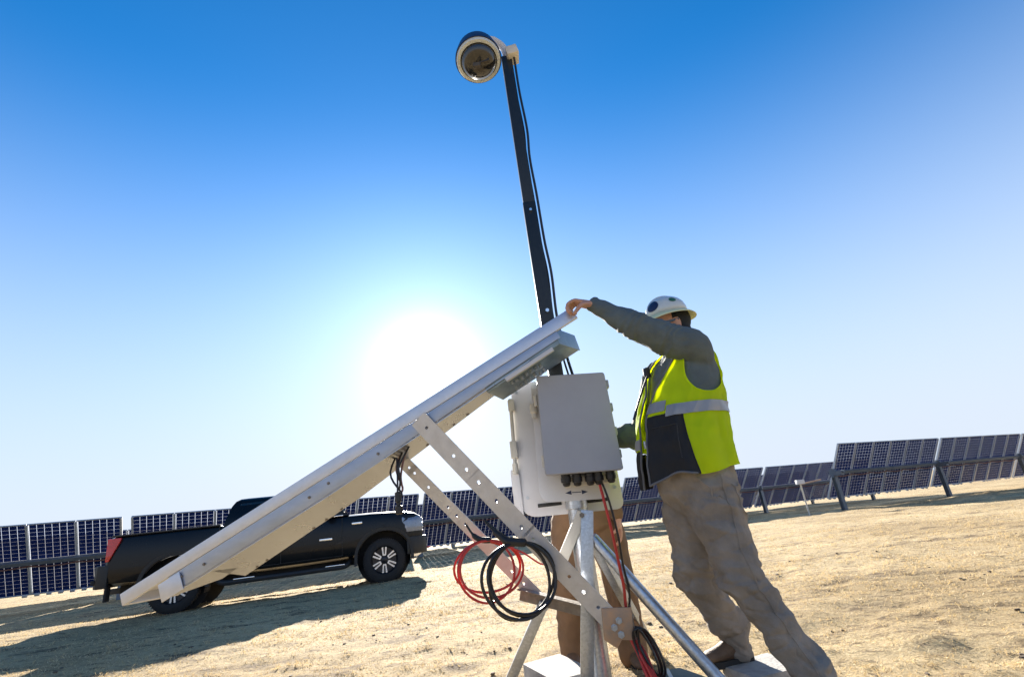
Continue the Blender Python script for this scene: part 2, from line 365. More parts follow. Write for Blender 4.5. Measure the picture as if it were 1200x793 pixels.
# ------------------------------------------------------------------ solar tracker rows
W = 1.15
def module_meshes(L_):
    fr = MB(); t = .03; w = .032; hx = W/2-.006
    for sx in (-1, 1): fr.abox(min(sx*hx, sx*(hx-w)), max(sx*hx, sx*(hx-w)), -L_/2, L_/2, -t/2, t/2)
    for sy in (-1, 1): fr.abox(-hx+w, hx-w, min(sy*L_/2, sy*(L_/2-w)), max(sy*L_/2, sy*(L_/2-w)), -t/2, t/2)
    gl = MB(); gl.add([(-hx+w, -L_/2+w, -.007), (hx-w, -L_/2+w, -.007), (hx-w, L_/2-w, -.007), (-hx+w, L_/2-w, -.007)], [(0, 1, 2, 3)])
    ce = MB(); nx, ny = 6, 18; g = .0105; gy = .005; gm = .022
    cw = (2*(hx-w)-g)/nx; ch = (L_-2*w-gm-gy)/ny
    for i in range(nx):
        for j in range(ny):
            x0 = -hx+w+g/2+i*cw+g/2; y0 = -L_/2+w+gy+j*ch+(gm if j >= ny//2 else 0)
            ce.abox(x0, x0+cw-g, y0, y0+ch-gy, -.004, -.001)
    a = fr.mesh('panel'); b = gl.mesh('glass'); c = ce.mesh('cells')
    for me, k in ((a, 'pvframe'), (b, 'pvglass'), (c, 'cell')): me.materials.append(M[k])
    return a, b, c
def tracker(o0, az, slope, zt, L_, tilt, u0, n_, meshes, label, post0=False, post1=True, motor=False):
    a = R(az); D = V((math.sin(a), math.cos(a), slope)); nn = V((math.cos(a), -math.sin(a), 0)); ti = R(tilt)
    Up = nn*math.cos(ti)+V((0, 0, 1))*math.sin(ti); Dn = D.normalized(); Up = (Up-Dn*Up.dot(Dn)).normalized(); Nn = Dn.cross(Up)  # Nn: sun side or back
    back = nn*math.sin(ti)-V((0, 0, 1))*math.cos(ti)
    def P(u, v=0., b=0.): return V((o0[0], o0[1], zt))+D*u+Up*v+back*b
    mid = P(u0+n_*W/2); base = V((mid.x, mid.y, ground_z(mid.x, mid.y)))
    t = thing('solar_tracker', label, 'solar array', base, 0, 'solar tracker tables in the field')
    B = Matrix((Dn, Up, Nn)).transposed(); eu = B.to_euler()
    for i in range(n_):
        p = bpy.data.objects.new('panel', meshes[0]); C.objects.link(p); p.parent = t; p.location = P(u0+(i+.5)*W)-base; p.rotation_euler = eu
        for nm, me in (('glass', meshes[1]), ('cells', meshes[2])):
            q = bpy.data.objects.new(nm, me); C.objects.link(q); q.parent = p
            if nm == 'cells': q['kind'] = 'stuff'
    wpart('torque_tube', MB().bar(P(u0-.1, 0, .13), P(u0+n_*W+.1, 0, .13), .115, .115, Up), M['tube'], t)
    for i in range(n_+1):   # purlins behind every joint
        u = u0+i*W; u += .03 if i == 0 else (-.03 if i == n_ else 0)
        wpart('purlin', MB().bar(P(u, -L_*.49, .035), P(u, L_*.49, .035), .06, .035, back), M['pvframe'], t, False)
    cl = MB()
    for i in range(n_*4):
        u = u0+(i+.5)*W/4
        if rng.random() < .75: cl.bar(P(u-.06, -L_/2-.015, .01), P(u+.06, -L_/2-.015, .01), .05+.05*rng.random(), .05, Up)
    wpart('edge_clips', cl, M['pvframe'], t, False)['kind'] = 'stuff'
    hp = []
    for k in range(n_*4+1):
        u = u0+k*W/4; hp.append(P(u, -.15-.05*abs(math.sin(k*math.pi/4)), .10+.01*math.sin(k)))
    wpart('cable_harness', MB().tube(hp, .022, 6), M['redbrown'], t)
    ends = ([u0-.12] if post0 else [])+([u0+n_*W+.10] if post1 else [])
    for u in ends:
        q = P(u, 0, .13); gz = ground_z(q.x, q.y)
        pm = MB(); w_ = .17
        for s in (-1, 1): pm.bar((q.x+nn.x*s*.075, q.y+nn.y*s*.075, gz-.1), (q.x+nn.x*s*.075, q.y+nn.y*s*.075, q.z-.1), w_, .012, nn)
        pm.bar((q.x, q.y, gz-.1), (q.x, q.y, q.z-.1), .012, .138, nn)
        po = wpart('post', pm, M['post'], t, False)
        wpart('bearing', MB().lathe(q-Dn*.05, Dn, [(0, .14), (0, .16), (.1, .16), (.1, .14)], 16).bar(q-V((0, 0, .2)), q-V((0, 0, .10)), .2, .12, nn), M['post'], t, sub=po)
        if motor:
            wpart('slew_motor', MB().box(q+nn*.22+V((0, 0, -.05)), nn*.17, Dn*.08, (0, 0, .08)).tube([q+nn*.3, q+nn*.48], .055, 10), M['post'], t, sub=po)
    return P
mm1 = module_meshes(2.43); mm2 = module_meshes(2.35)
r1 = ((-15.167, 16.062), 63.5, -.012, 1.428, 2.43, 54)
r2 = ((12.31, 22.023), 65, -.016, 1.263, 2.35, 60.8)
A = W
tracker(*r1, -6*A, 8, mm1, 'solar tracker table at the far left, behind the truck bumper', True, True)
tracker(*r1, 2.2*A, 8, mm1, 'solar tracker table rising behind the bed and hood of the pickup truck', False, True, True)
tracker(*r1, 10.38*A, 8, mm1, 'solar tracker table between the truck front and the grey enclosure, behind the cable coils', False, True)
tracker(*r1, 18.75*A, 8, mm1, 'solar tracker table directly behind the worker in the yellow vest', False, True)
tracker(*r1, 26.95*A, 8, mm1, 'farthest solar tracker table, low beside the worker and left of the taller row', False, True)
tracker(*r2, 0, 6, mm2, 'solar tracker table at the left end of the taller right row, beside its motor', True, True, True)
tracker(*r2, 6.17*A, 6, mm2, 'solar tracker table second from the left end of the taller right row', False, True)
tracker(*r2, 12.34*A, 6, mm2, 'solar tracker table cut off by the right edge of the picture', False, True)
r0 = ((-15.167-.446*6.9, 16.062+.895*6.9), 63.5, -.012, 1.40, 2.43, 54)
for k, lb in ((-3, 'behind the far-left table and the truck bed, seen through the gap'), (5.3, 'behind the cab and hood of the truck'), (13.6, 'behind the perforated struts and grey box, seen through gaps'), (21.9, 'behind the back of the yellow-vested worker'), (30.2, 'behind the left end of the taller right row')):
    tracker(*r0, k*A, 8, mm1, 'hindmost-row solar tracker table '+lb, False, True)
# small instrument pole by the end of the right row
ipx, ipy = 10.2, 20.6; ipz = ground_z(ipx, ipy)
t = thing('instrument_pole', 'thin pale pole with a small box head before the end of the right solar row', 'pole', (ipx, ipy, ipz))
wpart('pole', MB().tube([(ipx, ipy, ipz-.1), (ipx, ipy, ipz+1.15)], .028, 10), M['offwhite'], t)
wpart('head_box', MB().box((ipx, ipy, ipz+1.2), (.14, 0, 0), (0, .09, 0), (0, 0, .08)), M['white'], t, bevel=.01)
wpart('arm', MB().bar((ipx, ipy, ipz+1.12), (ipx+1.0, ipy+.4, ipz+1.2), .05, .05), M['rust'], t)
# ------------------------------------------------------------------ pickup truck (local x forward, y left)
TR = thing('pickup_truck', 'black pickup truck parked on the dry grass behind the tilted panel', 'truck', (-6.98, 10.99, 0), R(17.4))
WB = 3.745
def truck():
    t = TR
    st = [(-1.12, .66, 1.30, 1.30, .95), (-1.08, .60, 1.405, 1.405, .985), (-.95, .58, 1.42, 1.42, 1.0), (-.5, .56, 1.42, 1.42, 1.012), (.2, .54, 1.42, 1.42, 1.012), (.70, .52, 1.42, 1.42, 1.005),
          (.74, .52, 1.36, 1.38, 1.0), (1.5, .50, 1.355, 1.38, .995), (2.3, .50, 1.345, 1.38, .995), (2.9, .51, 1.335, 1.37, .998), (3.1, .52, 1.345, 1.375, 1.003), (3.5, .54, 1.345, 1.37, 1.010),
          (3.95, .56, 1.33, 1.35, 1.008), (4.22, .56, 1.305, 1.325, .985), (4.38, .56, 1.27, 1.29, .945), (4.49, .58, 1.21, 1.225, .89), (4.54, .62, 1.10, 1.11, .84)]
    rr = []
    for x, zb, zs, zt, w in st:
        zm = .93
        h = [(0, zb), (.80*w, zb), (.965*w, zb+.05), (1.0*w, zb+.17), (1.0*w, zm-.12), (1.003*w, zm), (.997*w, zm+.12), (.978*w, zs-.06), (.95*w, zs-.015), (.88*w, zs+.004), (.6*w, zt), (.3*w, zt+.004), (0, zt+.006)]
        ring = [V((x, -y, z)) for y, z in h]+[V((x, y, z)) for y, z in reversed(h[1:-1])]
        rr.append(ring)
    bme = MB().rings(rr).mesh('body')
    cut = []
    def cutter(mb):
        o = bpy.data.objects.new('cutter', mb.mesh('c')); C.objects.link(o); cut.append(o)
    for ax in (0, WB):
        for s in (-1, 1): cutter(MB().lathe((ax, s*.62, .45), (0, s, 0), [(0, .53), (.6, .53)], 40))
    cutter(MB().abox(-1.02, .62, -.84, .84, .88, 1.8))
    bme = evaluated(bme, [('BOOLEAN', dict(operation='DIFFERENCE', solver='EXACT', object=c)) for c in cut])
    for c in cut: bpy.data.objects.remove(c)
    body = link('body', bme, M['paint'], t, True, 0, 32)
    # shut lines: thin dark gaskets let a hair into the side skin
    seam = MB()
    for x, z0, z1 in ((.80, .62, 1.36), (1.80, .60, 1.35), (2.93, .60, 1.32), (.70, .62, 1.41)): seam.abox(x-.004, x+.004, -1.018, -.96, z0, z1)
    seam.abox(.80, 2.93, -1.004, -.97, .596, .604)
    for s_ in (1,): pass
    link('door_seams', seam.mesh('s'), M['cartrim'], t, False)
    for x in (.98, 1.98):   # door handles
        link('door_handle', MB().abox(x, x+.2, -1.03, -.99, 1.13, 1.165).mesh('h'), M['paint'], t, True, .008)
    link('badge', MB().abox(2.50, 2.74, -1.008, -.99, .915, .955).mesh('h'), M['chrome'], t, True, .004)
    link('badge', MB().abox(3.12, 3.32, -1.012, -.99, 1.16, 1.20).mesh('h'), M['chrome'], t, True, .004)
    link('belt_moulding', MB().abox(.80, 2.95, -.975, -.94, 1.352, 1.372).mesh('h'), M['chrome'], t, True, .004)
    # cab
    def frame(pts): return [V(p) for p in pts]
    lo = [(.76, 1.36), (3.08, 1.38)]; 
    secs = []
    prof = [(1.36, .955, .745, 3.06), (1.44, .945, .76, 2.93), (1.60, .885, .80, 2.68), (1.76, .815, .85, 2.42), (1.85, .765, .91, 2.24), (1.895, .70, .99, 2.10), (1.915, .56, 1.10, 1.95)]
    for z, y, x0, x1 in prof:
        n_ = []
        for k in range(9): n_.append(V((x0+(x1-x0)*k/8, -y, z)))
        n_ += [V((x1+.03*(1-abs(q)), y*q, z)) for q in (-.6, 0, .6)]
        for k in range(9): n_.append(V((x1+(x0-x1)*k/8, y, z)))
        n_ += [V((x0-.015, -y*q, z)) for q in (-.6, 0, .6)]
        secs.append(n_)
    link('cab', MB().rings(secs).mesh('cab'), M['paint'], t, True, 0, 40)
    def side(poly, name):   # poly in (x,z); laid along the tumblehome 4 mm proud
        def yy(z):
            for a, b in zip(prof, prof[1:]):
                if a[0] <= z <= b[0]: return a[1]+(b[1]-a[1])*(z-a[0])/(b[0]-a[0])
            return prof[-1][1]
        for s in (-1, 1):
            pts = [V((x, s*(yy(z)+.006), z)) for x, z in poly]
            link(name, MB().prism(pts, (0, -s*.012, 0)).mesh(name), M['carglass'], t, False)
    side([(1.86, 1.40), (2.78, 1.40), (2.60, 1.52), (2.24, 1.80), (1.86, 1.82)], 'side_window')
    side([(.92, 1.40), (1.76, 1.40), (1.76, 1.82), (1.0, 1.80)], 'side_window')
    link('windscreen', MB().prism([(2.96, -.84, 1.44), (2.96, .84, 1.44), (2.26, .70, 1.85), (2.26, -.70, 1.85)], (.035, 0, .03)).mesh('w'), M['carglass'], t, False)
    link('rear_window', MB().prism([(.755, -.78, 1.46), (.755, .78, 1.46), (.885, .66, 1.82), (.885, -.66, 1.82)], (-.02, 0, .008)).mesh('w'), M['carglass'], t, False)
    link('roof_fin', MB().lathe((1.3, 0, 1.90), (0, 0, 1), [(0, .05), (.03, .045), (.055, .01)], 12).mesh('f'), M['cartrim'], t)
    for s in (-1, 1):
        mi = MB().ell((2.72, s*1.14, 1.46), (.09, 0, 0), (0, .12, 0), (0, 0, .13), 16, 10).bar((2.78, s*.93, 1.40), (2.76, s*1.08, 1.41), .07, .05)
        link('mirror', mi.mesh('m'), M['cartrim'], t)
    # bed rail cap, tailgate, bumpers
    for s in (-1, 1): link('bed_rail', MB().abox(-1.06, .70, min(s*.845, s*.995), max(s*.845, s*.995), 1.415, 1.442).mesh('r'), M['cartrim'], t, True, .008)
    tg = link('tailgate', MB().abox(-1.135, -1.09, -.80, .80, .80, 1.425).mesh('t'), M['paint'], t, True, .012)
    link('tailgate_handle', MB().abox(-1.15, -1.13, -.15, .15, 1.22, 1.30).mesh('t'), M['cartrim'], tg, True, .006)
    for s in (-1, 1):
        lens = [(-1.15, s*.83, .98), (-1.02, s*1.0, .98), (-.93, s*1.012, 1.16), (-.90, s*1.00, 1.36), (-1.12, s*.83, 1.37)]
        tl = MB().prism([(-1.165, s*.82, 1.0), (-1.10, s*1.03, 1.0), (-1.01, s*1.035, 1.03), (-.90, s*1.03, 1.37), (-1.04, s*1.03, 1.385), (-1.13, s*.82, 1.385)], (0, -s*.05, 0))
        tl = MB().rings([[V((-1.15, s*.82, z0)), V((-1.12-.0, s*.995, z0)), V((x1, s*1.022, z0)), V((x1, s*.97, z0)), V((-1.05, s*.84, z0))] for z0, x1 in ((1.0, -1.06), (1.12, -1.01), (1.25, -.95), (1.37, -.90), (1.39, -.91))])
        link('tail_light', tl.mesh('tl'), M['tail'], t, True, .008)
    rb = MB()
    rb.rings([[V((x, y, z)) for y, z in ((-w, .56), (-w, .95), (w, .95), (w, .56))] for x, w in ((-1.05, 1.0), (-1.22, 1.0), (-1.29, .90))])
    bu = link('rear_bumper', rb.mesh('rb'), M['cartrim'], t, True, .03)
    link('bumper_step', MB().abox(-1.31, -1.24, -.98, -.66, .64, .72).mesh('rb'), M['tyre'], bu, True, .015)
    link('mud_flap', MB().abox(-1.08, -1.05, -.98, -.80, .34, .62).mesh('m'), M['tyre'], t, False)
    link('tow_hitch', MB().abox(-1.34, -1.0, -.05, .05, .42, .52).mesh('m'), M['cartrim'], t, True, .006)
    # front end
    fb = MB().rings([[V((x, y, z)) for y, z in ((-w, .46), (-w*1.01, .62), (-w, .80), (w, .80), (w*1.01, .62), (w, .46))] for x, w in ((4.20, 1.0), (4.40, .985), (4.55, .90), (4.63, .76))])
    fbo = link('front_bumper', fb.mesh('fb'), M['cartrim'], t, True, .025)
    link('skid_plate', MB().rings([[V((x, y, z)) for y, z in ((-.6, z0), (.6, z0), (.6, z0+.05), (-.6, z0+.05))] for x, z0 in ((4.1, .40), (4.45, .40), (4.62, .50))]).mesh('sk'), M['chrome'], fbo, True)
    for s in (-1, 1):
        link('tow_hook', MB().tube(curve([(4.60, s*.48-.04, .56), (4.70, s*.48-.04, .55), (4.73, s*.48, .55), (4.70, s*.48+.04, .55), (4.60, s*.48+.04, .56)]), .014, 8).mesh('h'), M['tail'], fbo)
        hl = MB().rings([[V((4.12, s*.985, z)), V((4.30, s*(.995-d)), ) if False else V((4.26, s*(.992-d), z)), V((4.42, s*(.955-d), z)), V((4.555-d, s*(.85), z)), V((4.57-d, s*.60, z)), V((4.4, s*.6, z)), V((4.14, s*.9, z))] for z, d in ((.90, .0), (1.0, .0), (1.10, .005), (1.17, .03), (1.20, .05))])
        link('headlight', hl.mesh('hl'), M['lamp'], t, True, .01)
        link('fog_lamp', MB().lathe((4.56, s*.70, .60), (1, -s*.25, 0), [(0, .06), (.04, .06), (.05, .04)], 16).mesh('fl'), M['lamp'], fbo)
    link('grille', MB().abox(4.50, 4.58, -.58, .58, .84, 1.17).mesh('g'), M['cartrim'], t, True, .02)
    gb = MB()
    for k in range(4): gb.abox(4.575, 4.595, -.55, .55, .88+k*.075, .91+k*.075)
    link('grille_bars', gb.mesh('g'), M['chrome'], t, True, .006)
    # arches
    for ax in (0, WB):
        for s in (-1, 1):
            poly = []
            for rad_ in (.585, .525):
                seq = [R(a) for a in range(-8, 189, 7)]
                if rad_ == .525: seq = seq[::-1]
                for a in seq:
                    q = 1+.05*abs(math.sin(2*a)); poly.append((ax+rad_*q*math.cos(a), s*1.035, .45+rad_*q*math.sin(a)))
            fl = MB(); N_ = len(poly)//2
            outer, inner = poly[:N_], poly[N_:][::-1]
            fl.rings([[V(o_), V((o_[0], s*.955, o_[2])), V((i_[0], s*.955, i_[2])), V((i_[0], s*1.03, i_[2]))] for o_, i_ in zip(outer, inner)])
            link('wheel_arch', fl.mesh('wa'), M['cartrim'], t, True, 0, 30)
        li = MB().lathe((ax, -.62, .45), (0, 1, 0), [(0, .535), (1.24, .535)], 32)
    link('underbody', MB().abox(-1.0, 4.4, -.55, .55, .38, .60).mesh('u'), M['tyre'], t, True, .03)
    for s in (-1, 1):
        rbm = MB().tube(curve([(.66, s*.80, .50), (.80, s*.99, .40), (1.2, s*1.01, .39), (2.6, s*1.01, .39), (2.98, s*.99, .40), (3.1, s*.80, .50)]), .048, 10)
        rbo = link('running_board', rbm.mesh('rb'), M['cartrim'], t)
        for x in (1.0, 2.62): link('step_pad', MB().abox(x, x+.36, min(s*.96, s*1.06), max(s*.96, s*1.06), .425, .445).mesh('st'), M['chrome'], rbo, True, .006)
    # wheels
    wx, wr = None, .418
    def wheel(x, s):
        w = bpy.data.objects.new('wheel', None); C.objects.link(w); w.parent = t; w.location = (x, s*.86, wr); w.rotation_euler = (0, 0, 0 if s < 0 else math.pi)
        for nm, me, in wparts:
            o = bpy.data.objects.new(nm, me); C.objects.link(o); o.parent = w
    ty = MB().lathe((0, .13, 0), (0, -1, 0), [(0, .27), (.005, .36), (.03, .405), (.05, .414), (.13, .418), (.21, .414), (.235, .405), (.262, .36), (.268, .30), (.262, .268), (.20, .255), (.06, .255)], 48, False)
    for k in range(60):   # tread lugs
        a = 2*math.pi*k/60; c_ = V((math.cos(a), 0, math.sin(a))); tn = V((-math.sin(a), 0, math.cos(a)))
        for y in (.07, -.07): ty.box(c_*.413+V((0, y, 0)), tn*.013, (0, .045, 0), c_*.009)
    rd = MB().lathe((0, .02, 0), (0, -1, 0), [(0, .0), (.0, .255), (.11, .262), (.135, .268), (.14, .262), (.115, .245), (.06, .235), (.05, .05), (.05, 0)], 40, False)
    sp = MB()
    for k in range(6):      # six paired spokes in U shape
        a = 2*math.pi*k/6+R(30); c_ = V((math.cos(a), 0, math.sin(a))); tn = V((-math.sin(a), 0, math.cos(a)))
        for q in (-1, 1):
            sp.hexa([V((0, y, 0))+c_*r_+tn*(q*o_+d_*1.35) for y in (-.055, -.088) for r_, o_, d_ in ((.09, .022, -.009), (.245, .036, -.012), (.245, .036, .012), (.09, .022, .009))])
        sp.box(c_*.093+V((0, -.070, 0)), tn*.030, (0, .017, 0), c_*.014)
    hubm = MB().lathe((0, -.03, 0), (0, -1, 0), [(0, .075), (.03, .07), (.045, .035), (.047, 0)], 20)
    wparts = []
    for nm, mb, k in (('tyre', ty, 'tyre'), ('rim', rd, 'rimdark'), ('spokes', sp, 'rimlight'), ('hub', hubm, 'rimdark')):
        me = mb.mesh(nm); me.materials.append(M[k]); shade(me, True, 35); wparts.append((nm, me))
    for x in (0, WB):
        for s in (-1, 1): wheel(x, s)
    # inner arch liners
    for ax in (0, WB):
        for s in (-1, 1): link('arch_liner', MB().lathe((ax, s*.632, .45), (0, s, 0), [(0, .525), (.012, .525)], 32).mesh('li'), M['tyre'], t)
    for ax in (0, WB):
        link('arch_liner', MB().rings([[V((ax+.522*math.cos(a), y, .45+.522*math.sin(a))) for a in [R(q) for q in range(-20, 201, 10)]] for y in (-.95, -.55)], False, False).mesh('li'), M['tyre'], t)
        link('arch_liner', MB().rings([[V((ax+.522*math.cos(a), y, .45+.522*math.sin(a))) for a in [R(q) for q in range(-20, 201, 10)]] for y in (.55, .95)], False, False).mesh('li'), M['tyre'], t)
truck()
lx = V((-6.93, 10.99, 0))+V((math.cos(R(17.4)), math.sin(R(17.4)), 0))*-.75+V((-math.sin(R(17.4)), math.cos(R(17.4)), 0))*-.2
# ------------------------------------------------------------------ tilted panel on its tray
T0 = V((.34, 2.55, 1.874)); B0 = V((-2.36, 3.10, .705)); LP = (B0-T0).length; PD = (B0-T0)/LP
PW = V((.2, .98, 0)).normalized(); PW = (PW-PD*PW.dot(PD)).normalized(); PN = PW.cross(PD); PN = PN if PN.z > 0 else -PN
def Q(s, w=0., n=0.): return T0+PD*s+PW*w+PN*n
t = thing('solar_module', 'long tilted solar panel in a metal tray, its upper corner held by the worker', 'solar panel', (-.95, 2.9, 1.25))
MW = .37
fr = MB()
for w0, w1, s0 in ((0, .022, 0.), (MW-.022, MW, .17)): fr.hexa([Q(s0, w0, -.052), Q(LP, w0, -.052), Q(LP, w1, -.052), Q(s0, w1, -.052), Q(s0, w0, .016), Q(LP, w0, .016), Q(LP, w1, .016), Q(s0, w1, .016)])
for s0, s1 in ((.17, .192), (LP-.022, LP)): fr.hexa([Q(s0, .022, -.052), Q(s1, .022, -.052), Q(s1, MW-.022, -.052), Q(s0, MW-.022, -.052), Q(s0, .022, .016), Q(s1, .022, .016), Q(s1, MW-.022, .016), Q(s0, MW-.022, .016)])
pf = wpart('frame', fr, M['alu'], t, True, .003)
wpart('back_sheet', MB().hexa([Q(.192, .022, .0), Q(LP-.022, .022, .0), Q(LP-.022, MW-.022, .0), Q(.192, MW-.022, .0), Q(.192, .022, .006), Q(LP-.022, .022, .006), Q(LP-.022, MW-.022, .006), Q(.192, MW-.022, .006)]), M['white'], t, False)
cells = MB()
for i in range(18):
    for j in range(2):
        s0 = .20+i*(LP-.24)/18; w0 = .032+j*.155
        cells.hexa([Q(s, w, n) for n in (.0063, .009) for s, w in ((s0+.004, w0), (s0+.148, w0), (s0+.148, w0+.150), (s0+.004, w0+.150))])
wpart('cells', cells, M['cell'], t, False)['kind'] = 'stuff'
# near rail web and tapering bottom flange
web = MB().rings([[Q(a, .004, -.053), Q(a, .009, -.053), Q(a, .009, b), Q(a, .004, b)] for a, b in ((.135, -.095), (.55, -.105), (1.4, -.142), (2.68, -.145))])
wb = wpart('rail_web', web, M['web'], t, True, .0015)
fl = MB()
# bottom flange as one sheet with a slanted notch near its lower end: (near s, near w, far s, far w, n)
far = [(.34, .0, .30, .06, -.112), (.50, .0, .50, .13, -.118), (1.0, .0, .98, .215, -.132), (1.68, .0, 1.66, .345, -.149), (2.42, .0, 2.58, .445, -.150), (2.421, .0, 2.43, .215, -.150), (2.56, .0, 2.56, .235, -.150), (2.67, .0, 2.70, .012, -.150)]
vs, fs = [], []
for a0, w0, a1, w1, n0 in far:
    for n in (n0-.005, n0): vs += [Q(a0, w0, n), Q(a1, w1, n)]
for i in range(len(far)-1):
    a, b = i*4, i*4+4
    fs += [(a, a+1, b+1, b), (a+2, b+2, b+3, a+3), (a+1, a+3, b+3, b+1), (a, b, b+2, a+2)]
fs += [(0, 2, 3, 1), (len(vs)-4, len(vs)-3, len(vs)-1, len(vs)-2)]
fl.add(vs, fs)
wpart('tray', fl, M['galv_sheet'], t, False)
bolts = MB()
def flange(s_):     # height and far width of the bottom flange at distance s_
    for p, q in zip(far[:5], far[1:5]):
        if s_ <= q[2]: break
    k = min(1, max(0, (s_-p[2])/(q[2]-p[2]))); return p[4]+(q[4]-p[4])*k, p[3]+(q[3]-p[3])*k
for s in (2.46, 2.38, 2.0, 1.9, 1.78, 1.3, 1.1, 1.02, .9, .8):
    n, w = flange(s); bolts.lathe(Q(s, w-.022, n-.003), -PN, [(-.003, .009), (.006, .009)], 6)
for s, n in ((2.60, -.09), (2.45, -.10), (1.75, -.10), (1.62, -.09), (1.02, -.095), (1.30, -.10)):
    bolts.lathe(Q(s, .004, n), -PW, [(0, .008), (.006, .008)], 6)
wpart('bolts', bolts, M['brownsteel'], t)['kind'] = 'stuff'
wpart('end_plate', MB().hexa([Q(s, w, n) for n in (-.160, -.062) for s, w in ((2.60, -.006), (2.745, -.006), (2.745, 0.), (2.60, 0.))]), M['alu'], t, True, .002)
# hinge box that carries the upper end on the mast
hb = MB()
e0 = [Q(.140, .012, -.030), Q(.055, .29, -.030), Q(.075, .29, -.122), Q(.160, .012, -.122)]
e1 = [Q(.62, .012, -.056), Q(.60, .27, -.056), Q(.60, .27, -.138), Q(.62, .012, -.138)]
hb.rings([e0, e1])
wpart('hinge_box', hb, M['hinge'], t, True, .004)
wpart('end_cap', MB().rings([[p-PD*.006+(p-sum(e0, V((0, 0, 0)))/4)*.04 for p in e0], [p-PD*.001+(p-sum(e0, V((0, 0, 0)))/4)*.04 for p in e0]]), M['hinge'], t, True, .002)
wpart('sunlit_edge_bar', MB().bar(Q(.20, .008, -.128), Q(.50, .004, -.135), .022, .022, PN), M['white'], t, True, .003)  # white bar standing in for the rail's sunlit edge
hw = MB()
for k in range(14):
    hw.lathe(Q(.30+.03*(k % 7)+.01*rng.random(), .08+.10*(k//7)+.03*rng.random(), -.131), -PN, [(0, .010), (.012+.012*rng.random(), .009)], 6)
wpart('hinge_bolts', hw, M['galv'], t)['kind'] = 'stuff'
jb = wpart('junction_box', MB().box(Q(1.16, .16, -.035), PD*.06, PW*.06, PN*.018), M['blackplastic'], t, True, .004)

# ------------------------------------------------------------------ mast, legs and struts
t = thing('surveillance_mast', 'galvanised pole with angled legs carrying a tall black mast', 'mast', (.24, 2.98, 0.0))
TW = t
wpart('pole', MB().tube([(.236, 2.98, .0), (.242, 2.98, .85), (.238, 2.98, 1.62)], .053, 24), M['galv'], t)
wpart('pole_collar', MB().lathe((.241, 2.98, .872), (0, 0, 1), [(0, .057), (.004, .0605), (.05, .0605), (.054, .057)], 24), M['galv'], t)
wpart('black_mast', MB().bar((.236, 2.99, 1.5), (.226, 2.99, 2.85), .086, .086, (0, 1, 0)), M['blackpaint'], t, True, .006)
wpart('black_mast', MB().bar((.227, 2.99, 2.80), (.219, 2.99, 4.16), .078, .078, (0, 1, 0)), M['blackpaint'], t, True, .005)
wpart('mast_bolt', MB().lathe((.238, 2.943, 2.045), (0, -1, 0), [(0, .013), (.012, .012)], 6).lathe((.228, 2.945, 2.78), (0, -1, 0), [(0, .011), (.01, .01)], 6), M['chrome'], t)
wpart('base_plate', MB().abox(.10, .38, 2.84, 3.12, -.012, .012), M['galv'], t, True, .003)
wpart('leg', MB().bar((.0, 3.04, .43), (-.275, 3.12, .0), .052, .052, (0, 1, 0)), M['galv'], t, True, .004)
wpart('leg', MB().tube([(.300, 2.93, .715), (.76, 2.70, .045)], .030, 18), M['galv'], t)
wpart('leg', MB().bar((.286, 2.895, .86), (.150, 2.90, .03), .066, .012, (0, 1, 0)), M['galv'], t, True, .002)
wpart('leg', MB().bar((.30, 3.05, .72), (.62, 3.55, .0), .05, .05, (0, 0, 1)), M['galv'], t, True, .004)
wpart('short_brace', MB().bar((.262, 2.905, .855), (.085, 3.0, .565), .056, .036, (0, 1, 0)), M['offwhite'], t, True, .004)
wpart('brace_bolt', MB().lathe((.254, 2.885, .838), (0, -1, 0), [(0, .014), (.01, .013)], 6), M['brownsteel'], t)
hl_ = [.06, .16, .27, .38, .49, .61, .72, .85, .98, 1.10, 1.22, 1.33]
sa, sb = Q(1.00, -.014, -.10), V((.335, 2.82, .315))
LS = (sb-sa).length
wpart('strut', holeplate(sa-(sb-sa).normalized()*.04, sb, .098, PD, .006, [LS*k for k in (.05, .20, .27, .335, .43, .56, .62, .70, .80, .87, .94)], .0095), M['strut'], t, True, ang=30)
sd2 = (sb-sa).normalized(); wv2 = (PD-sd2*PD.dot(sd2)).normalized()
wpart('strut_flange', MB().bar(sa+wv2*.049+V((0, .025, 0)), sb+wv2*.049+V((0, .025, 0)), .004, .05, (0, 1, 0)), M['strut'], t, False)
sc, se = V((-.70, 2.99, 1.235)), V((.02, 3.12, .385)); LS2 = (se-sc).length
wpart('strut', holeplate(sc-(se-sc).normalized()*.03, se, .072, PD, .006, [LS2*k for k in (.06, .10, .20, .34, .40, .46, .55, .66, .78, .86, .95)], .008), M['strut'], t, True, ang=30)
wpart('bolt', MB().lathe(sa+sd2*LS*.66, (0, -1, 0), [(-.01, .02), (.004, .02), (.004, .014), (.014, .013)], 6), M['galv'], t)
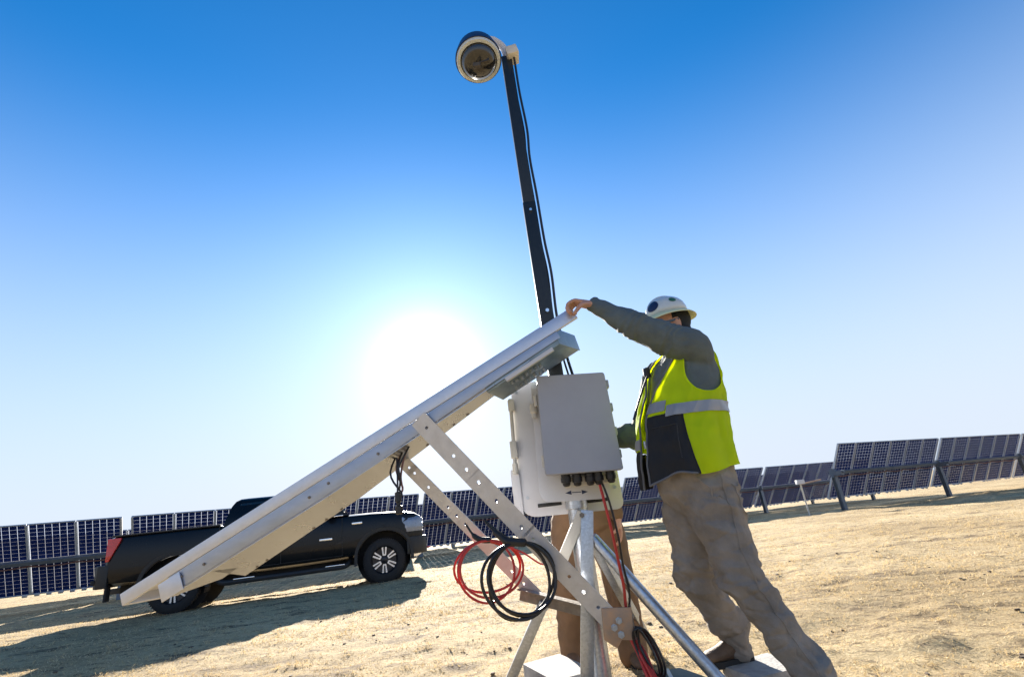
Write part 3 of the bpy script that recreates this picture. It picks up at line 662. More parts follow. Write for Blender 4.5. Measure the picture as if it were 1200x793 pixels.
# weathered cross angle and bracket plate
ca, cb = V((-.125, 3.09, .475)), V((.42, 2.86, .315))
an = MB().bar(ca, cb, .006, .062, (0, 0, 1)); an.bar(ca+V((0, -.03, .03)), cb+V((0, -.03, .03)), .062, .006, (0, 0, 1))
wpart('cross_angle', an, M['brownsteel'], t, False)
bp_ = wpart('bracket_plate', MB().prism([(.272, 2.80, .405), (.415, 2.79, .395), (.402, 2.79, .255), (.345, 2.795, .262), (.318, 2.797, .228), (.262, 2.80, .27)], (0, .012, 0)), M['rust'], t, True, .003)
for x, z in ((.318, .318), (.345, .285), (.345, .345)): wpart('bracket_bolt', MB().lathe((x, 2.795, z), (0, -1, 0), [(0, .017), (.005, .017), (.005, .012), (.02, .012)], 6), M['galv'], t, sub=bp_)
wpart('side_plate', MB().hexa([(.41, 2.80, .255), (.416, 2.80, .255), (.45, 3.05, .255), (.444, 3.05, .255), (.41, 2.80, .40), (.416, 2.80, .40), (.45, 3.05, .40), (.444, 3.05, .40)]), M['brownsteel'], t, False)

# ------------------------------------------------------------------ dome camera on the mast top
dc = V((.005, 2.93, 4.13)); ax = V((.02, -.30, -1)).normalized()
t = thing('dome_camera', 'round white dome security camera at the tip of the black mast', 'camera', dc)
wpart('housing', MB().lathe(dc, ax, [(-.20, .05), (-.19, .09), (-.15, .125), (-.06, .155), (-.02, .16), (.0, .16)], 36), M['white'], t)
wpart('sun_shield', MB().lathe(dc, ax, [(-.12, .15), (-.02, .172), (.012, .174), (.012, .168), (-.02, .163)], 36, False), M['decalblue'], t)
wpart('trim_ring', MB().lathe(dc, ax, [(.0, .166), (.02, .166), (.035, .160), (.035, .138), (.02, .136), (.0, .138)], 36, False), M['hat'], t)
wpart('bubble', MB().lathe(dc, ax, [(.015, .137), (.05, .130), (.085, .107), (.11, .070), (.128, .028), (.131, .002)], 32), M['dome'], t)
cm = MB()
cm.box(dc+ax*.125+V((-.02, -.02, 0)), (.028, 0, 0), (0, .02, .004), (0, -.004, .012)).box(dc+ax*.10+V((.04, -.035, 0)), (.035, .0, .005), (0, .012, 0), (0, 0, .012)).lathe(dc+ax*.118+V((.0, .0, 0)), ax, [(0, .03), (.012, .028), (.014, .018)], 16)
wpart('lens', cm, M['lens'], t, True)
wpart('arm', MB().tube(curve([dc-ax*.19, dc-ax*.24+V((.05, .01, 0)), (.12, 2.96, 4.345), (.205, 2.985, 4.28), (.225, 2.99, 4.16)]), .028, 14), M['white'], t)
wpart('mount_box', MB().box((.262, 2.96, 4.165), (.045, 0, .01), (0, .06, 0), (-.008, 0, .04)), M['offwhite'], t, True, .012)
# cable running down the mast
cp = curve([(.275, 2.95, 4.13), (.275, 2.95, 3.8), (.288, 2.95, 3.45), (.276, 2.95, 3.2), (.284, 2.95, 2.9), (.288, 2.95, 2.55), (.300, 2.95, 2.3), (.292, 2.95, 2.0), (.31, 2.93, 1.75), (.33, 2.90, 1.58)], 8)
solo('mast_cable', MB().tube(cp, .0085, 8).tube([p+V((-.022, .012, 0)) for p in cp], .006, 8), M['blackcable'], 'thin black cable running down the right side of the black mast', 'cable', (.275, 2.95, 4.13))

# ------------------------------------------------------------------ enclosure
t = thing('control_enclosure', 'grey control box with black cable glands bolted to the pole', 'enclosure', (.28, 2.9, .95))
def rrect(pts, rad_, k=5):   # rounded polygon
    out = []; n_ = len(pts)
    for i in range(n_):
        p, a, b = V(pts[i]), V(pts[i-1]), V(pts[(i+1) % n_]); u, v = (a-p).normalized(), (b-p).normalized(); r_ = rad_[i] if hasattr(rad_, '__len__') else rad_
        for j in range(k+1):
            s = j/k; out.append((p+u*r_)*(1-s)**2+p*2*s*(1-s)+(p+v*r_)*s*s)
    return out
lid = rrect([(.107, 2.75, 1.586), (.482, 2.75, 1.562), (.492, 2.75, 1.035), (.086, 2.75, 1.053)], .016)
bd = MB(); cen = V((.29, 2.75, 1.31))
inn = lambda k, y: [V(((p.x-cen.x)*k+cen.x, y, (p.z-cen.z)*k+cen.z)) for p in lid]
wpart('lid', MB().rings([inn(.985, 2.747), inn(1., 2.751), inn(1., 2.792), inn(.985, 2.795)]), M['enclosure'], t, True, 0, ang=25)
wpart('box', MB().rings([inn(.97, 2.799), inn(.97, 2.802), inn(.955, 2.806), inn(.955, 2.905)]), M['enclosure'], t, True, 0, ang=25)
wpart('gasket', MB().rings([inn(.975, 2.7952), inn(.975, 2.7985)]), M['blackplastic'], t, True)
for z in (1.50, 1.37, 1.24, 1.12):
    wpart('latch', MB().abox(.484, .50, 2.765, 2.82, z-.022, z+.022), M['enclosure'], t, True, .005)
for z in (1.46, 1.13): wpart('hinge', MB().lathe((.088, 2.80, z-.03), (0, 0, 1), [(0, .011), (.06, .011)], 12), M['offwhite'], t)
ip = rrect([(.075, 2.918, 1.60), (.47, 2.918, 1.585), (.43, 2.918, .905), (.045, 2.918, .925)], [.03, .03, .065, .065], 8)
wpart('inner_plate', MB().prism(ip, (0, .012, 0)), M['white'], t, True, .004)
wpart('gland_block', MB().abox(.185, .43, 2.86, 2.915, .985, 1.035), M['offwhite'], t, True, .008)
for k, (x, z) in enumerate(((.192, 1.026), (.250, 1.022), (.318, 1.018), (.362, 1.016), (.428, 1.018))):
    wpart('cable_gland', MB().lathe((x, 2.80, z-.005), (0, .1, -1), [(-.03, .024), (-.014, .024), (-.012, .0275), (.012, .0275), (.014, .022), (.028, .019), (.034, .012)], 12), M['blackplastic'], t)
lab = MB()   # printed double arrow
for s in (-1, 1): lab.prism([(.247+s*.062, 2.9165, .957-s*.003), (.247+s*.028, 2.9165, .969-s*.002), (.247+s*.028, 2.9165, .946-s*.002)], (0, .0012, 0))
lab.prism([(.222, 2.9165, .9615), (.272, 2.9165, .959), (.272, 2.9165, .9545), (.222, 2.9165, .957)], (0, .0012, 0))
wpart('arrow_label', lab, M['decalblue'], t, False)
# outer plate with two slots each side of the pole
po = rrect([(-.045, 3.05, 1.64), (.50, 3.05, 1.62), (.512, 3.05, .845), (-.07, 3.05, .86)], [.03, .03, .05, .10], 8)
wpart('outer_plate', MB().prism(po, (0, .010, 0)), M['white'], t, True, .003)
for x0, x1, z0 in ((.030, .165, .905), (.305, .425, .897)): wpart('slot_gasket', MB().abox(x0, x1, 3.0455, 3.0495, z0, z0+.02), M['cartrim'], t, True, .0015)
for x, z in ((-.022, .965), (.478, .965), (-.015, 1.58)): wpart('plate_bolt', MB().lathe((x, 3.05, z), (0, -1, 0), [(0, .010), (.006, .010)], 6), M['galv'], t)
wpart('clamp', MB().abox(.16, .32, 2.93, 3.05, 1.40, 1.44).abox(.16, .32, 2.93, 3.05, 1.06, 1.10), M['galv'], t, True, .004)
wpart('conduit_fitting', MB().lathe((.073, 2.87, 1.46), (0, 0, -1), [(0, .018), (.02, .022), (.05, .022), (.055, .016), (.08, .016)], 14), M['offwhite'], t)
wpart('side_cover', MB().rings([rrect([(-.090-k, 3.03+y, 1.13), (-.055, 3.03+y, 1.13), (-.055, 3.03+y, .83), (-.090-k, 3.03+y, .85)], .018) for y, k in ((0, .006), (.004, .012), (.05, .012))]), M['white'], t, True)
t = thing('whip_antenna', 'thin cream rod antenna upright beside the left edge of the white plate', 'antenna', (-.075, 3.03, 1.15))
wpart('rod', MB().tube([(-.071, 3.03, 1.15), (-.056, 3.03, 1.54)], .011, 12), M['offwhite'], t)
wpart('clip', MB().box((-.054, 3.035, 1.50), (.020, 0, 0), (0, .02, 0), (0, 0, .035)), M['offwhite'], t, True, .006)
wpart('clip', MB().box((-.069, 3.035, 1.24), (.020, 0, 0), (0, .02, 0), (0, 0, .05)), M['offwhite'], t, True, .006)
wpart('foot', MB().tube([(-.071, 3.03, 1.16), (-.073, 3.03, 1.10)], .017, 12), M['offwhite'], t)

# ------------------------------------------------------------------ cables
def coil(c, rx, rz, yaw, turns, rr_, seed, spread=.012):
    rg = random.Random(seed); pts = []; ph = [rg.uniform(0, 6.28) for _ in range(6)]
    for k in range(turns*36+1):
        a = math.pi/2+2*math.pi*k/36; u = k/36
        rx_ = rx*(1+.11*math.sin(u*2.1+ph[0])+.07*math.sin(u*3.7+ph[1])); rz_ = rz*(1+.07*math.sin(u*2.9+ph[2])+.05*math.sin(u*4.4+ph[3]))
        top = (math.sin(a)+1)/2
        o = spread*math.sin(u*1.7+ph[4])*(1-.6*top)
        sh = .022*math.sin(u*1.3+ph[5])
        pts.append(V((c[0]+sh*(1-top)+rx_*math.cos(a)*math.cos(yaw)-o*math.sin(yaw), c[1]+rx_*math.cos(a)*math.sin(yaw)+o*math.cos(yaw)*2, c[2]+rz*1.0-rz_+rz_*math.sin(a))))
    return pts
bc = coil((-.10, 2.70, .585), .158, .165, R(12), 4, .0065, 3, .02)
tail1 = curve([bc[0], (-.16, 2.72, .79), (-.22, 2.74, .84), (-.25, 2.76, .87)], 5)
solo('cable_coil', MB().tube(bc, .0078, 8).tube(tail1, .0068, 8), M['blackcable'], 'black cable coil hanging from the front perforated strut', 'cable', (-.10, 2.70, .75))
rc = coil((-.275, 2.93, .63), .16, .140, R(5), 3, .005, 21, .02)
tail2 = curve([rc[-1], (-.1, 2.93, .70), (.02, 2.94, .62), (.06, 2.96, .70)], 6)
solo('cable_coil', MB().tube(rc, .0065, 8).tube(tail2, .0045, 8), M['redcable'], 'red cable coil hanging from the rear perforated strut, left of the black coil', 'cable', (-.275, 2.93, .77))
ties = MB()
for p, d in ((V((-.13, 2.68, .745)), V((.7, 0, -.72))), (V((-.06, 2.68, .42)), V((1, .2, .1)))): ties.lathe(p-d*.02, d, [(0, .022), (.0, .025), (.04, .025), (.04, .022)], 12)
solo('tape_wrap', MB().tube(curve([(-.245, 2.745, .86), (-.20, 2.72, .81), (-.15, 2.70, .765), (-.10, 2.69, .752), (-.05, 2.69, .745)], 4), [.006]*4+[.016]*4+[.022]*4+[.02]*4+[.012], 10), M['blackplastic'], 'black tape bundling the top of the black cable coil', 'tape', (-.13, 2.68, .745))
solo('tape_wrap', MB().tube(curve([(-.37, 2.95, .86), (-.33, 2.93, .80), (-.285, 2.925, .775), (-.24, 2.925, .77)], 4), [.006]*4+[.014]*4+[.016]*4+[.01], 10), M['blackplastic'], 'black tape holding the top of the red cable coil to the rear strut', 'tape', (-.30, 2.93, .78))
rw = curve([(.362, 2.80, .985), (.370, 2.79, .90), (.383, 2.785, .74), (.392, 2.80, .60), (.40, 2.82, .48), (.395, 2.83, .38), (.405, 2.80, .24), (.43, 2.76, .16), (.455, 2.74, .08)], 6)
solo('red_wire', MB().tube(rw, .0075, 8), M['redcable'], 'red wire dropping from the cable gland under the grey box', 'cable', (.362, 2.80, .985))
bw = curve([(.378, 2.81, .985), (.398, 2.80, .88), (.412, 2.80, .72), (.415, 2.82, .58), (.425, 2.84, .45), (.41, 2.85, .36), (.42, 2.82, .26)], 6)
solo('black_wire', MB().tube(bw, .006, 8), M['blackcable'], 'black wire dropping beside the red wire under the grey box', 'cable', (.378, 2.81, .985))
rbn = MB(); bbn = MB()
for k in range(5):
    o = rng.random(3)*.02
    rbn.tube(curve([(.388+.006*k, 2.815, .26), (.400+.008*k+o[0], 2.79, .19), (.425+.009*k, 2.77-o[1], .12), (.45+.008*k+o[2], 2.75, .05)], 5), .0075, 8)
solo('red_cable_bundle', rbn, M['redcable'], 'bundle of red cables hanging below the rusty bracket', 'cable', (.39, 2.815, .26))
for k in range(6):
    o = (rng.random(3)-.5)*.03; c0 = V((.455+o[0], 2.80+o[1], .20)); lp = []
    for j in range(22):
        a = 2*math.pi*j/21; lp.append(c0+V((.035*math.cos(a)*(1+.2*o[2]*30)+.030*-math.sin(a), .01*math.sin(3*a)+.012*k-.03, .105*math.sin(a))))
    bbn.tube(lp, .0062, 7)
solo('black_cable_bundle', bbn, M['blackcable'], 'looped black cables hanging right of the rusty bracket', 'cable', (.455, 2.80, .30))
# connector leads under the panel
hgc = MB(); p0 = Q(1.16, .16, -.06)
lead = thing('connector_lead', 'short dark leads with a black plug hanging under the tilted panel', 'cable', p0)
for k in range(5):
    a = p0+PD*(.02*k-.05)+PW*.02*(k % 2); wpart('lead', MB().tube(curve([a, a+V((-.03-.008*k, -.10, -.10-.02*k)), a+V((-.08+.02*k, -.12, -.20-.025*k)), a+V((-.07+.012*k, -.12, -.26-.015*k))], 5), .0055, 7), M['redbrown' if k % 2 else 'blackcable'], lead)
pl = p0+V((-.045, -.13, -.30)); wpart('plug', MB().lathe(pl, (.05, 0, -1), [(0, .008), (.005, .016), (.05, .017), (.055, .011), (.07, .011), (.075, .02), (.11, .02), (.115, .012)], 12), M['blackplastic'], lead)
wpart('lead', MB().tube(curve([p0+V((-.05, -.1, -.12)), p0+V((-.045, -.12, -.22)), pl], 5), .005, 7), M['blackcable'], lead)

# ------------------------------------------------------------------ paver blocks and case at the feet
def slab(top, th, m, label, name='paver', cat='concrete block'):
    mb = MB(); top = [V(p) for p in top]; c = sum(top, V((0, 0, 0)))/4
    ring = lambda k, z: [V((c.x+(p.x-c.x)*k, c.y+(p.y-c.y)*k, p.z+z)) for p in rr_]
    rr_ = rrect(top, .012, 3)
    me = MB().rings([ring(1, -th), ring(1, -.006), ring(.985, 0)])
    return solo(name, me, m, label, cat, (c.x, c.y, top[0].z-th), True)
slab([(-.165, 3.32, .095), (.0, 2.93, .095), (.22, 3.03, .095), (.05, 3.45, .095)], .10, M['concrete'], 'pale concrete paver on the ground between the left leg and the pole')
slab([(.79, 2.83, .10), (.86, 2.60, .10), (1.13, 2.68, .10), (1.06, 2.95, .10)], .105, M['concrete'], 'grey concrete paver under the worker in the yellow vest')
tcse = thing('equipment_case', 'low green case with a pale strap on the ground beside the cables', 'case', (.60, 2.80, 0))
cs = [V(p) for p in ((.47, 2.90, 0), (.50, 2.66, 0), (.72, 2.69, 0), (.62, 2.945, 0))]
wpart('case_body', MB().rings([[p+V((0, 0, z)) for p in rrect(cs, .02, 3)] for z in (0, .085)]), M['greencase'], tcse, True, .006)
wpart('strap', MB().bar((.555, 2.93, .088), (.53, 2.66, .088), .018, .004), M['offwhite'], tcse, False)
# ------------------------------------------------------------------ people
def hand(mb, wri, d, n, thumb, curls, size=1., spread=.0195, tcurl=(25, 35), topen=40):
    """palm plus five fingers; d wrist->knuckles, n out of the palm, thumb towards the thumb side"""
    d = V(d).normalized(); n = (V(n)-d*V(n).dot(d)).normalized(); s = d.cross(n); s = s if s.dot(V(thumb)) > 0 else -s
    k = size
    mb.rings([[wri+d*(x*k)+s*(c_*w_*k)+n*(e_*h_*k) for c_, e_ in [(math.cos(q), math.sin(q)) for q in [2*math.pi*i/14 for i in range(14)]]] for x, w_, h_ in ((-.03, .026, .021), (0, .027, .020), (.03, .036, .019), (.06, .041, .0165), (.088, .042, .014), (.096, .034, .009))])
    for i, (off, ln, r_) in enumerate(((.030, .078, .0088), (.010, .086, .0092), (-.010, .080, .0088), (-.029, .064, .0078))):
        c1, c2, c3 = curls[i] if isinstance(curls[0], tuple) else curls
        p = wri+d*(.075*k)+s*(off*k); pts = [p, wri+d*((.094-.003*abs(i-1))*k)+s*(off*1.04*k)]; a = 0; q = pts[-1]; fan = s*(off*.9)
        for cu, fr_ in ((c1, .45), (c2, .30), (c3, .25)):
            a += cu; dr = (d*math.cos(R(a))+n*math.sin(R(a))+fan*math.cos(R(a))*.8).normalized(); q = q+dr*(ln*fr_*k); pts.append(q)
        mb.tube(*taper(pts, [r_*k*1.08, r_*k*1.08, r_*k, r_*k*.92, r_*k*.78]), 10)
    p0 = wri+d*(.022*k)+s*(.020*k)+n*(.004*k); t1 = (d*math.cos(R(topen))+s*math.sin(R(topen))+n*.35).normalized()
    q1 = p0+t1*(.045*k); t2 = (t1+n*math.sin(R(tcurl[0]))*.9-s*math.sin(R(tcurl[0]))*.3).normalized(); q2 = q1+t2*(.034*k); t3 = (t2+n*math.sin(R(tcurl[1]))*.6-s*.35*math.sin(R(tcurl[1]))).normalized(); q3 = q2+t3*(.027*k)
    mb.tube(*taper([p0, q1, q2, q3], [.0135*k, .0115*k, .0105*k, .0085*k]), 10)
def taper(pts, rads):
    p, r_ = resample(pts, rads, 3); d = (p[-1]-p[-2]).normalized(); e = p[-1]
    for a in (40, 75): p.append(e+d*r_[len(rads)*3-3 if False else -1]*math.sin(R(a))) ; 
    rl = r_[-1]; return p, r_+[rl*math.cos(R(40)), rl*math.cos(R(75))]
def head(mb, c, f, up, k=1.):
    """skull, jaw, nose, lips, brow and ears round c (mid-head)"""
    f = V(f).normalized(); up = (V(up)-f*V(up).dot(f)).normalized(); l = up.cross(f)
    P = lambda a, b, h: c+(f*a+l*b+up*h)*k
    mb.ell(P(-.012, 0, .032), f*.098*k, l*.076*k, up*.092*k, 20, 14)
    mb.ell(P(.022, 0, -.035), f*.070*k, l*.060*k, up*.080*k, 18, 12)
    mb.ell(P(.055, 0, -.088), f*.034*k, l*.032*k, up*.026*k, 14, 8)
    for s in (-1, 1):
        mb.ell(P(.052, s*.034, -.020), f*.032*k, l*.026*k, up*.030*k, 12, 8)     # cheek
        mb.ell(P(.078, s*.032, .025), f*.016*k, l*.028*k, up*.010*k, 12, 8)      # brow
        mb.ell(P(-.012, s*.078, -.005), f*.020*k, l*.009*k, up*.032*k, 12, 8)    # ear
        mb.ell(P(.090, s*.012, -.036), f*.011*k, l*.010*k, up*.009*k, 10, 6)
    mb.rings([[P(a+r_*1.1*math.cos(q), b*0+r_*math.sin(q), h) for q in [2*math.pi*i/10 for i in range(10)]] for a, b, h, r_ in ((.072, 0, .018, .006), (.088, 0, .0, .010), (.103, 0, -.024, .013), (.098, 0, -.038, .012), (.086, 0, -.044, .006))])
    mb.ell(P(.083, 0, -.060), f*.012*k, l*.024*k, up*.006*k, 12, 6); mb.ell(P(.080, 0, -.071), f*.012*k, l*.021*k, up*.006*k, 12, 6)
    return P, f, l, up
def boot(mb, sole, ank, toe_dir, sh=(0, 0, 1)):
    td = V(toe_dir).normalized(); s = td.cross(V((0, 0, 1))); A_ = V(ank); g = V((A_.x, A_.y, 0))
    ring = lambda x, w_, z0, z1: [V((A_.x, A_.y, 0))+td*x+s*(w_*math.cos(q))+V((0, 0, (z0+z1)/2+(z1-z0)/2*math.sin(q))) for q in [2*math.pi*i/14 for i in range(14)]]
    z = ank[2]-.10
    mb.rings([ring(-.062, .012, z+.03, z+.05), ring(-.058, .032, z+.008, z+.09), ring(-.03, .038, z+.006, z+.12), ring(.04, .040, z+.006, z+.105), ring(.10, .046, z+.006, z+.075), ring(.15, .046, z+.006, z+.062), ring(.185, .034, z+.010, z+.050), ring(.198, .012, z+.02, z+.035)])
    sh = V(sh).normalized(); mb.limb([A_+td*-.01+V((0, 0, -.03)), A_+sh*.05, A_+sh*.13], [.044, .046, .048])
    sole.rings([[V((A_.x, A_.y, zz))+td*x+s*y for x, y in ((-.068, -.02), (-.055, -.036), (0, -.036), (.10, -.047), (.17, -.040), (.20, -.015), (.20, .015), (.17, .040), (.10, .047), (0, .036), (-.055, .036), (-.068, .02))] for zz in (z-.012, z+.016)])
def torso_rings(cs, f, l, n=32, sup=.85):
    f, l = V(f), V(l); out = []
    for c, a, b in cs:
        out.append([V(c)+f*(a*math.copysign(abs(math.cos(q))**sup, math.cos(q)))+l*(b*math.copysign(abs(math.sin(q))**sup, math.sin(q))) for q in [2*math.pi*i/n for i in range(n)]])
    return out
def folds(amp, seed, sc=(9, 9, 22), fine=.0015):
    def fn(p):
        a = noise.noise((p.x*sc[0]+seed, p.y*sc[1], p.z*sc[2])); b = noise.noise((p.x*5+seed, p.y*5+3, p.z*7))
        c = noise.noise((p.x*26+p.z*14, p.y*26+seed, p.z*30-p.x*10))
        return amp*(1-2*abs(a))*(.5+.7*b)+amp*.5*b+fine*c
    return fn

# ---- worker in the yellow vest
wk = thing('person', 'worker in yellow vest, white hard hat and khaki trousers reaching up to the panel', 'person', (.95, 2.72, 0))
og = wk.location
wf = V((-.94, -.34, 0)).normalized(); wlft = V((-wf.y, wf.x, 0))      # facing the mast, left side to the camera
hc = V((.872, 2.685, 1.757)); hf = V((-.95, -.16, -.10)); hup = V((.20, .0, 1))
nk = V((.905, 2.69, 1.60)); shl = V((.915, 2.515, 1.575)); shr = V((.82, 2.86, 1.53))
ell_, wrl = V((.625, 2.475, 1.720)), V((.455, 2.52, 1.868))
elr, wrr = V((.66, 2.90, 1.225)), V((.50, 2.975, 1.225))
hipl, hipr = V((.833, 2.548, .91)), V((.802, 2.72, .91))
knl, knr = V((.865, 2.49, .50)), V((.742, 2.76, .515))
anl, anr = V((1.055, 2.455, .085)), V((.895, 2.865, .205))
b = MB()
b.rings(torso_rings([((.825, 2.635, .86), .10, .14), ((.825, 2.64, .98), .12, .155), ((.83, 2.65, 1.15), .115, .15), ((.86, 2.665, 1.35), .125, .165), ((.89, 2.68, 1.50), .11, .17), ((.905, 2.69, 1.585), .07, .10)], wf, wlft, 24))
b.limb([nk-V((0, 0, .06)), nk+V((-.005, 0, .05)), hc+V((.015, 0, -.05))], [.062, .058, .056])
Ph, hf, hl2, hup = head(b, hc, hf, hup, 1.02)
for S_, E_, W_ in ((shl, ell_, wrl), (shr, elr, wrr)): b.limb([S_, S_.lerp(E_, .5), E_, E_.lerp(W_, .4), W_], [.060, .052, .044, .043, .029])
hand(b, wrl, (-.90, .10, .34), (-.34, .10, -.93), (-.2, -1, -.35), ((42, 62, 40), (48, 66, 44), (52, 66, 44), (58, 66, 44)), 1.16, tcurl=(50, 45), topen=52)
hand(b, wrr, (-.95, .25, -.1), (0, -1, 0), (0, 0, 1), (25, 30, 20))
for H_, K_, A_ in ((hipl, knl, anl), (hipr, knr, anr)): b.limb([H_, H_.lerp(K_, .5), K_, K_.lerp(A_, .45), A_], [.085, .075, .056, .055, .040])
link('body', union(b, .0052, 3, og), M['skin'], wk, True, 0, 0)
# shirt with long sleeves
s = MB()
s.rings(torso_rings([((.825, 2.64, .93), .15, .175), ((.825, 2.645, 1.05), .165, .18), ((.84, 2.655, 1.2), .165, .185), ((.87, 2.67, 1.38), .165, .19), ((.89, 2.68, 1.50), .135, .19), ((.90, 2.685, 1.56), .105, .15), ((.905, 2.69, 1.60), .078, .085)], wf, wlft, 28))
s.limb([nk+V((0, 0, -.05)), nk+V((-.01, 0, .045))], [.078, .072])
s.limb([V((.935, 2.60, 1.50)), shl, shl.lerp(ell_, .35)+V((0, 0, -.012)), shl.lerp(ell_, .7)+V((0, 0, -.01)), ell_, ell_.lerp(wrl, .5), wrl+V((.005, 0, 0))], [.086, .088, .085, .076, .066, .053, .040])
s.limb([V((.865, 2.78, 1.46)), shr, shr.lerp(elr, .5), elr, elr.lerp(wrr, .5), wrr+V((.01, 0, 0))], [.085, .088, .078, .074, .066, .048])
def armfold(seed):
    base = folds(.007, seed, (16, 16, 14), .0015)
    ax_ = (shl-wrl).normalized()
    def fn(pl):
        p = pl+og; u = (p-wrl).dot(ax_)
        k = .011*(.6-1.6*abs(noise.noise((u*17+3*noise.noise((p.x*6, p.y*9, p.z*9)), p.z*6, seed)))) if p.x < .86 and p.z > 1.45 else 0
        return base(pl)+k
    return fn
sm = union(s, .0062, 6, og); wrinkle(sm, armfold(2.2)); link('shirt', sm, M['shirt'], wk, True, 0, 0)
# trousers
p_ = MB()
p_.rings(torso_rings([((.822, 2.63, .80), .12, .15), ((.812, 2.63, .88), .166, .184), ((.806, 2.635, .98), .176, .186), ((.806, 2.64, 1.05), .168, .178)], wf, wlft, 28))
p_.limb([hipl+V((0, 0, .02)), hipl.lerp(knl, .35)+V((-.01, 0, 0)), hipl.lerp(knl, .72), knl+V((-.005, 0, 0)), knl.lerp(anl, .3)+V((.01, 0, 0)), knl.lerp(anl, .7)+V((.012, 0, 0)), anl+V((.0, 0, .05)), anl+V((.012, 0, -.05))], [.126, .122, .103, .090, .082, .074, .074, .076])
p_.limb([hipr+V((0, 0, .02)), hipr.lerp(knr, .35)+V((-.01, 0, 0)), hipr.lerp(knr, .72), knr+V((-.005, 0, 0)), knr.lerp(anr, .3), knr.lerp(anr, .7), anr+V((0, 0, .05)), anr+V((.0, 0, -.03))], [.130, .126, .106, .092, .086, .080, .082, .082])
def legfold(pl):
    p = pl+og; z = p.z
    kk = math.exp(-((z-.50)/.10)**2)+1.1*math.exp(-((z-.18)/.10)**2)+.8*math.exp(-((z-.83)/.10)**2)+.35
    d = .013*kk*(1-2.6*abs(noise.noise((p.x*8+z*4.5, p.y*8, z*8.5+3)))**.8)
    d -= .006*max(0, 1-9*abs(noise.noise((p.x*4-z*7, p.y*5, z*8+7))))*(.4+kk*.5)
    d += .005*noise.noise((p.x*9-z*7, p.y*9, z*6))+.0025*noise.noise((p.x*30+z*22, p.y*30, z*26))-.0045*max(0, 1-5*abs(noise.noise((p.x*13+z*11, p.y*12-z*6, z*13+2))))*(.4+kk)
    return d
tm = union(p_, .0068, 5, og); wrinkle(tm, legfold); tro = link('trousers', tm, M['trousers'], wk, True, 0, 0)
from mathutils.bvhtree import BVHTree
bvh = BVHTree.FromPolygons([v.co.copy() for v in tm.vertices], [tuple(p.vertices) for p in tm.polygons])
def seam(pts, r_=.0028, m='piping', name='seam'):   # stitched line laid on the cloth surface
    out = []
    for p in curve(pts, 8):
        h = bvh.find_nearest(V(p)-og)
        if h[0] is not None: out.append(h[0]+h[1]*.0006+og)
    wpart(name, MB().tube(out, r_, 6), M[m], wk, sub=tro)
seam([(.86, 2.40, .95), (.87, 2.38, .75), (.885, 2.37, .52), (.98, 2.36, .30), (1.04, 2.36, .10)], .0030, 'trousers')
seam([(.74, 2.40, .95), (.76, 2.39, .90), (.81, 2.39, .86), (.86, 2.40, .845)], .0035, 'trousers')
seam([(.92, 2.42, .90), (.97, 2.45, .895), (1.01, 2.52, .89)], .0030, 'trousers')
seam([(.93, 2.42, .90), (.94, 2.42, .78), (.975, 2.44, .76)], .0025, 'trousers')
bt = MB(); st_ = MB(); boot(bt, st_, anr, (-.93, -.2, 0), knr-anr); b1 = link('boot', union(bt, .005, 3, og), M['boot'], wk, True, 0, 0); wpart('sole', st_, M['sole'], wk, sub=b1)
bt = MB(); st_ = MB(); boot(bt, st_, anl+V((0, 0, .025)), (-.95, -.2, 0), knl-anl); b1 = link('boot', union(bt, .005, 3, og), M['boot'], wk, True, 0, 0); wpart('sole', st_, M['sole'], wk, sub=b1)
# vest: one parametric shell; every panel, band and piping is a patch of it
VR = [(.915, (.790, 2.628), .212, .222), (1.02, (.788, 2.632), .216, .222), (1.12, (.797, 2.64), .220, .218), (1.22, (.812, 2.65), .216, .214), (1.32, (.836, 2.66), .202, .210), (1.42, (.864, 2.672), .186, .208), (1.50, (.886, 2.68), .164, .208), (1.56, (.900, 2.686), .138, .188), (1.60, (.911, 2.69), .108, .145), (1.625, (.918, 2.692), .090, .105)]
def S(th, z, off=0.):
    z = min(max(z, VR[0][0]), VR[-1][0])
    for q0, q1 in zip(VR, VR[1:]):
        if z <= q1[0]+1e-9: break
    u = (z-q0[0])/(q1[0]-q0[0]); u_ = u
    cx, cy = (q0[1][i]*(1-u)+q1[1][i]*u for i in (0, 1)); a = q0[2]*(1-u)+q1[2]*u+off; b_ = q0[3]*(1-u)+q1[3]*u+off
    t_ = R(th); c_, s_ = math.cos(t_), math.sin(t_)
    low = max(0, (1.45-z)/.5)
    fl_ = .030*low*math.exp(-(th/30)**2)                 # open front hangs forward
    rip = .011*low*math.sin(th*.16+2.5*noise.noise((th*.03, z*3, 1)))+.010*noise.noise((th*.035, z*6, 5))*(1 if z < 1.5 else .4)+.006*noise.noise((th*.09, z*5, 9))+.010*(.5-1.8*abs(noise.noise((th*.045+z*1.6, z*2.2-th*.02, 21))))+.006*(.4-1.6*abs(noise.noise((th*.06-z*5, z*7+th*.02, 33))))+.004*noise.noise((th*.02+z*14, z*16, 2))
    r_ = 1
    return V((cx, cy, z))+wf*((a+rip)*math.copysign(abs(c_)**.9, c_)+fl_*max(0, c_))+wlft*((b_+rip)*math.copysign(abs(s_)**.9, s_))
def front(z, side):     # half-opening of the front, degrees
    v_ = 5+ (3 if side > 0 else 4) + max(0, (z-1.32))/.30*34
    return v_
def inarm(th, z):       # armholes
    t_ = abs(th); 
    return ((t_-92)/(43 if t_ < 92 else 40))**2+((z-1.545)/.215)**2 < 1
def hem(th): return .93+.038*min(1, max(0, (abs(th)-55)/50))+.05*math.exp(-((th-40)/26)**2)*(1 if th > 0 else .3)-.015*math.cos(R(th))
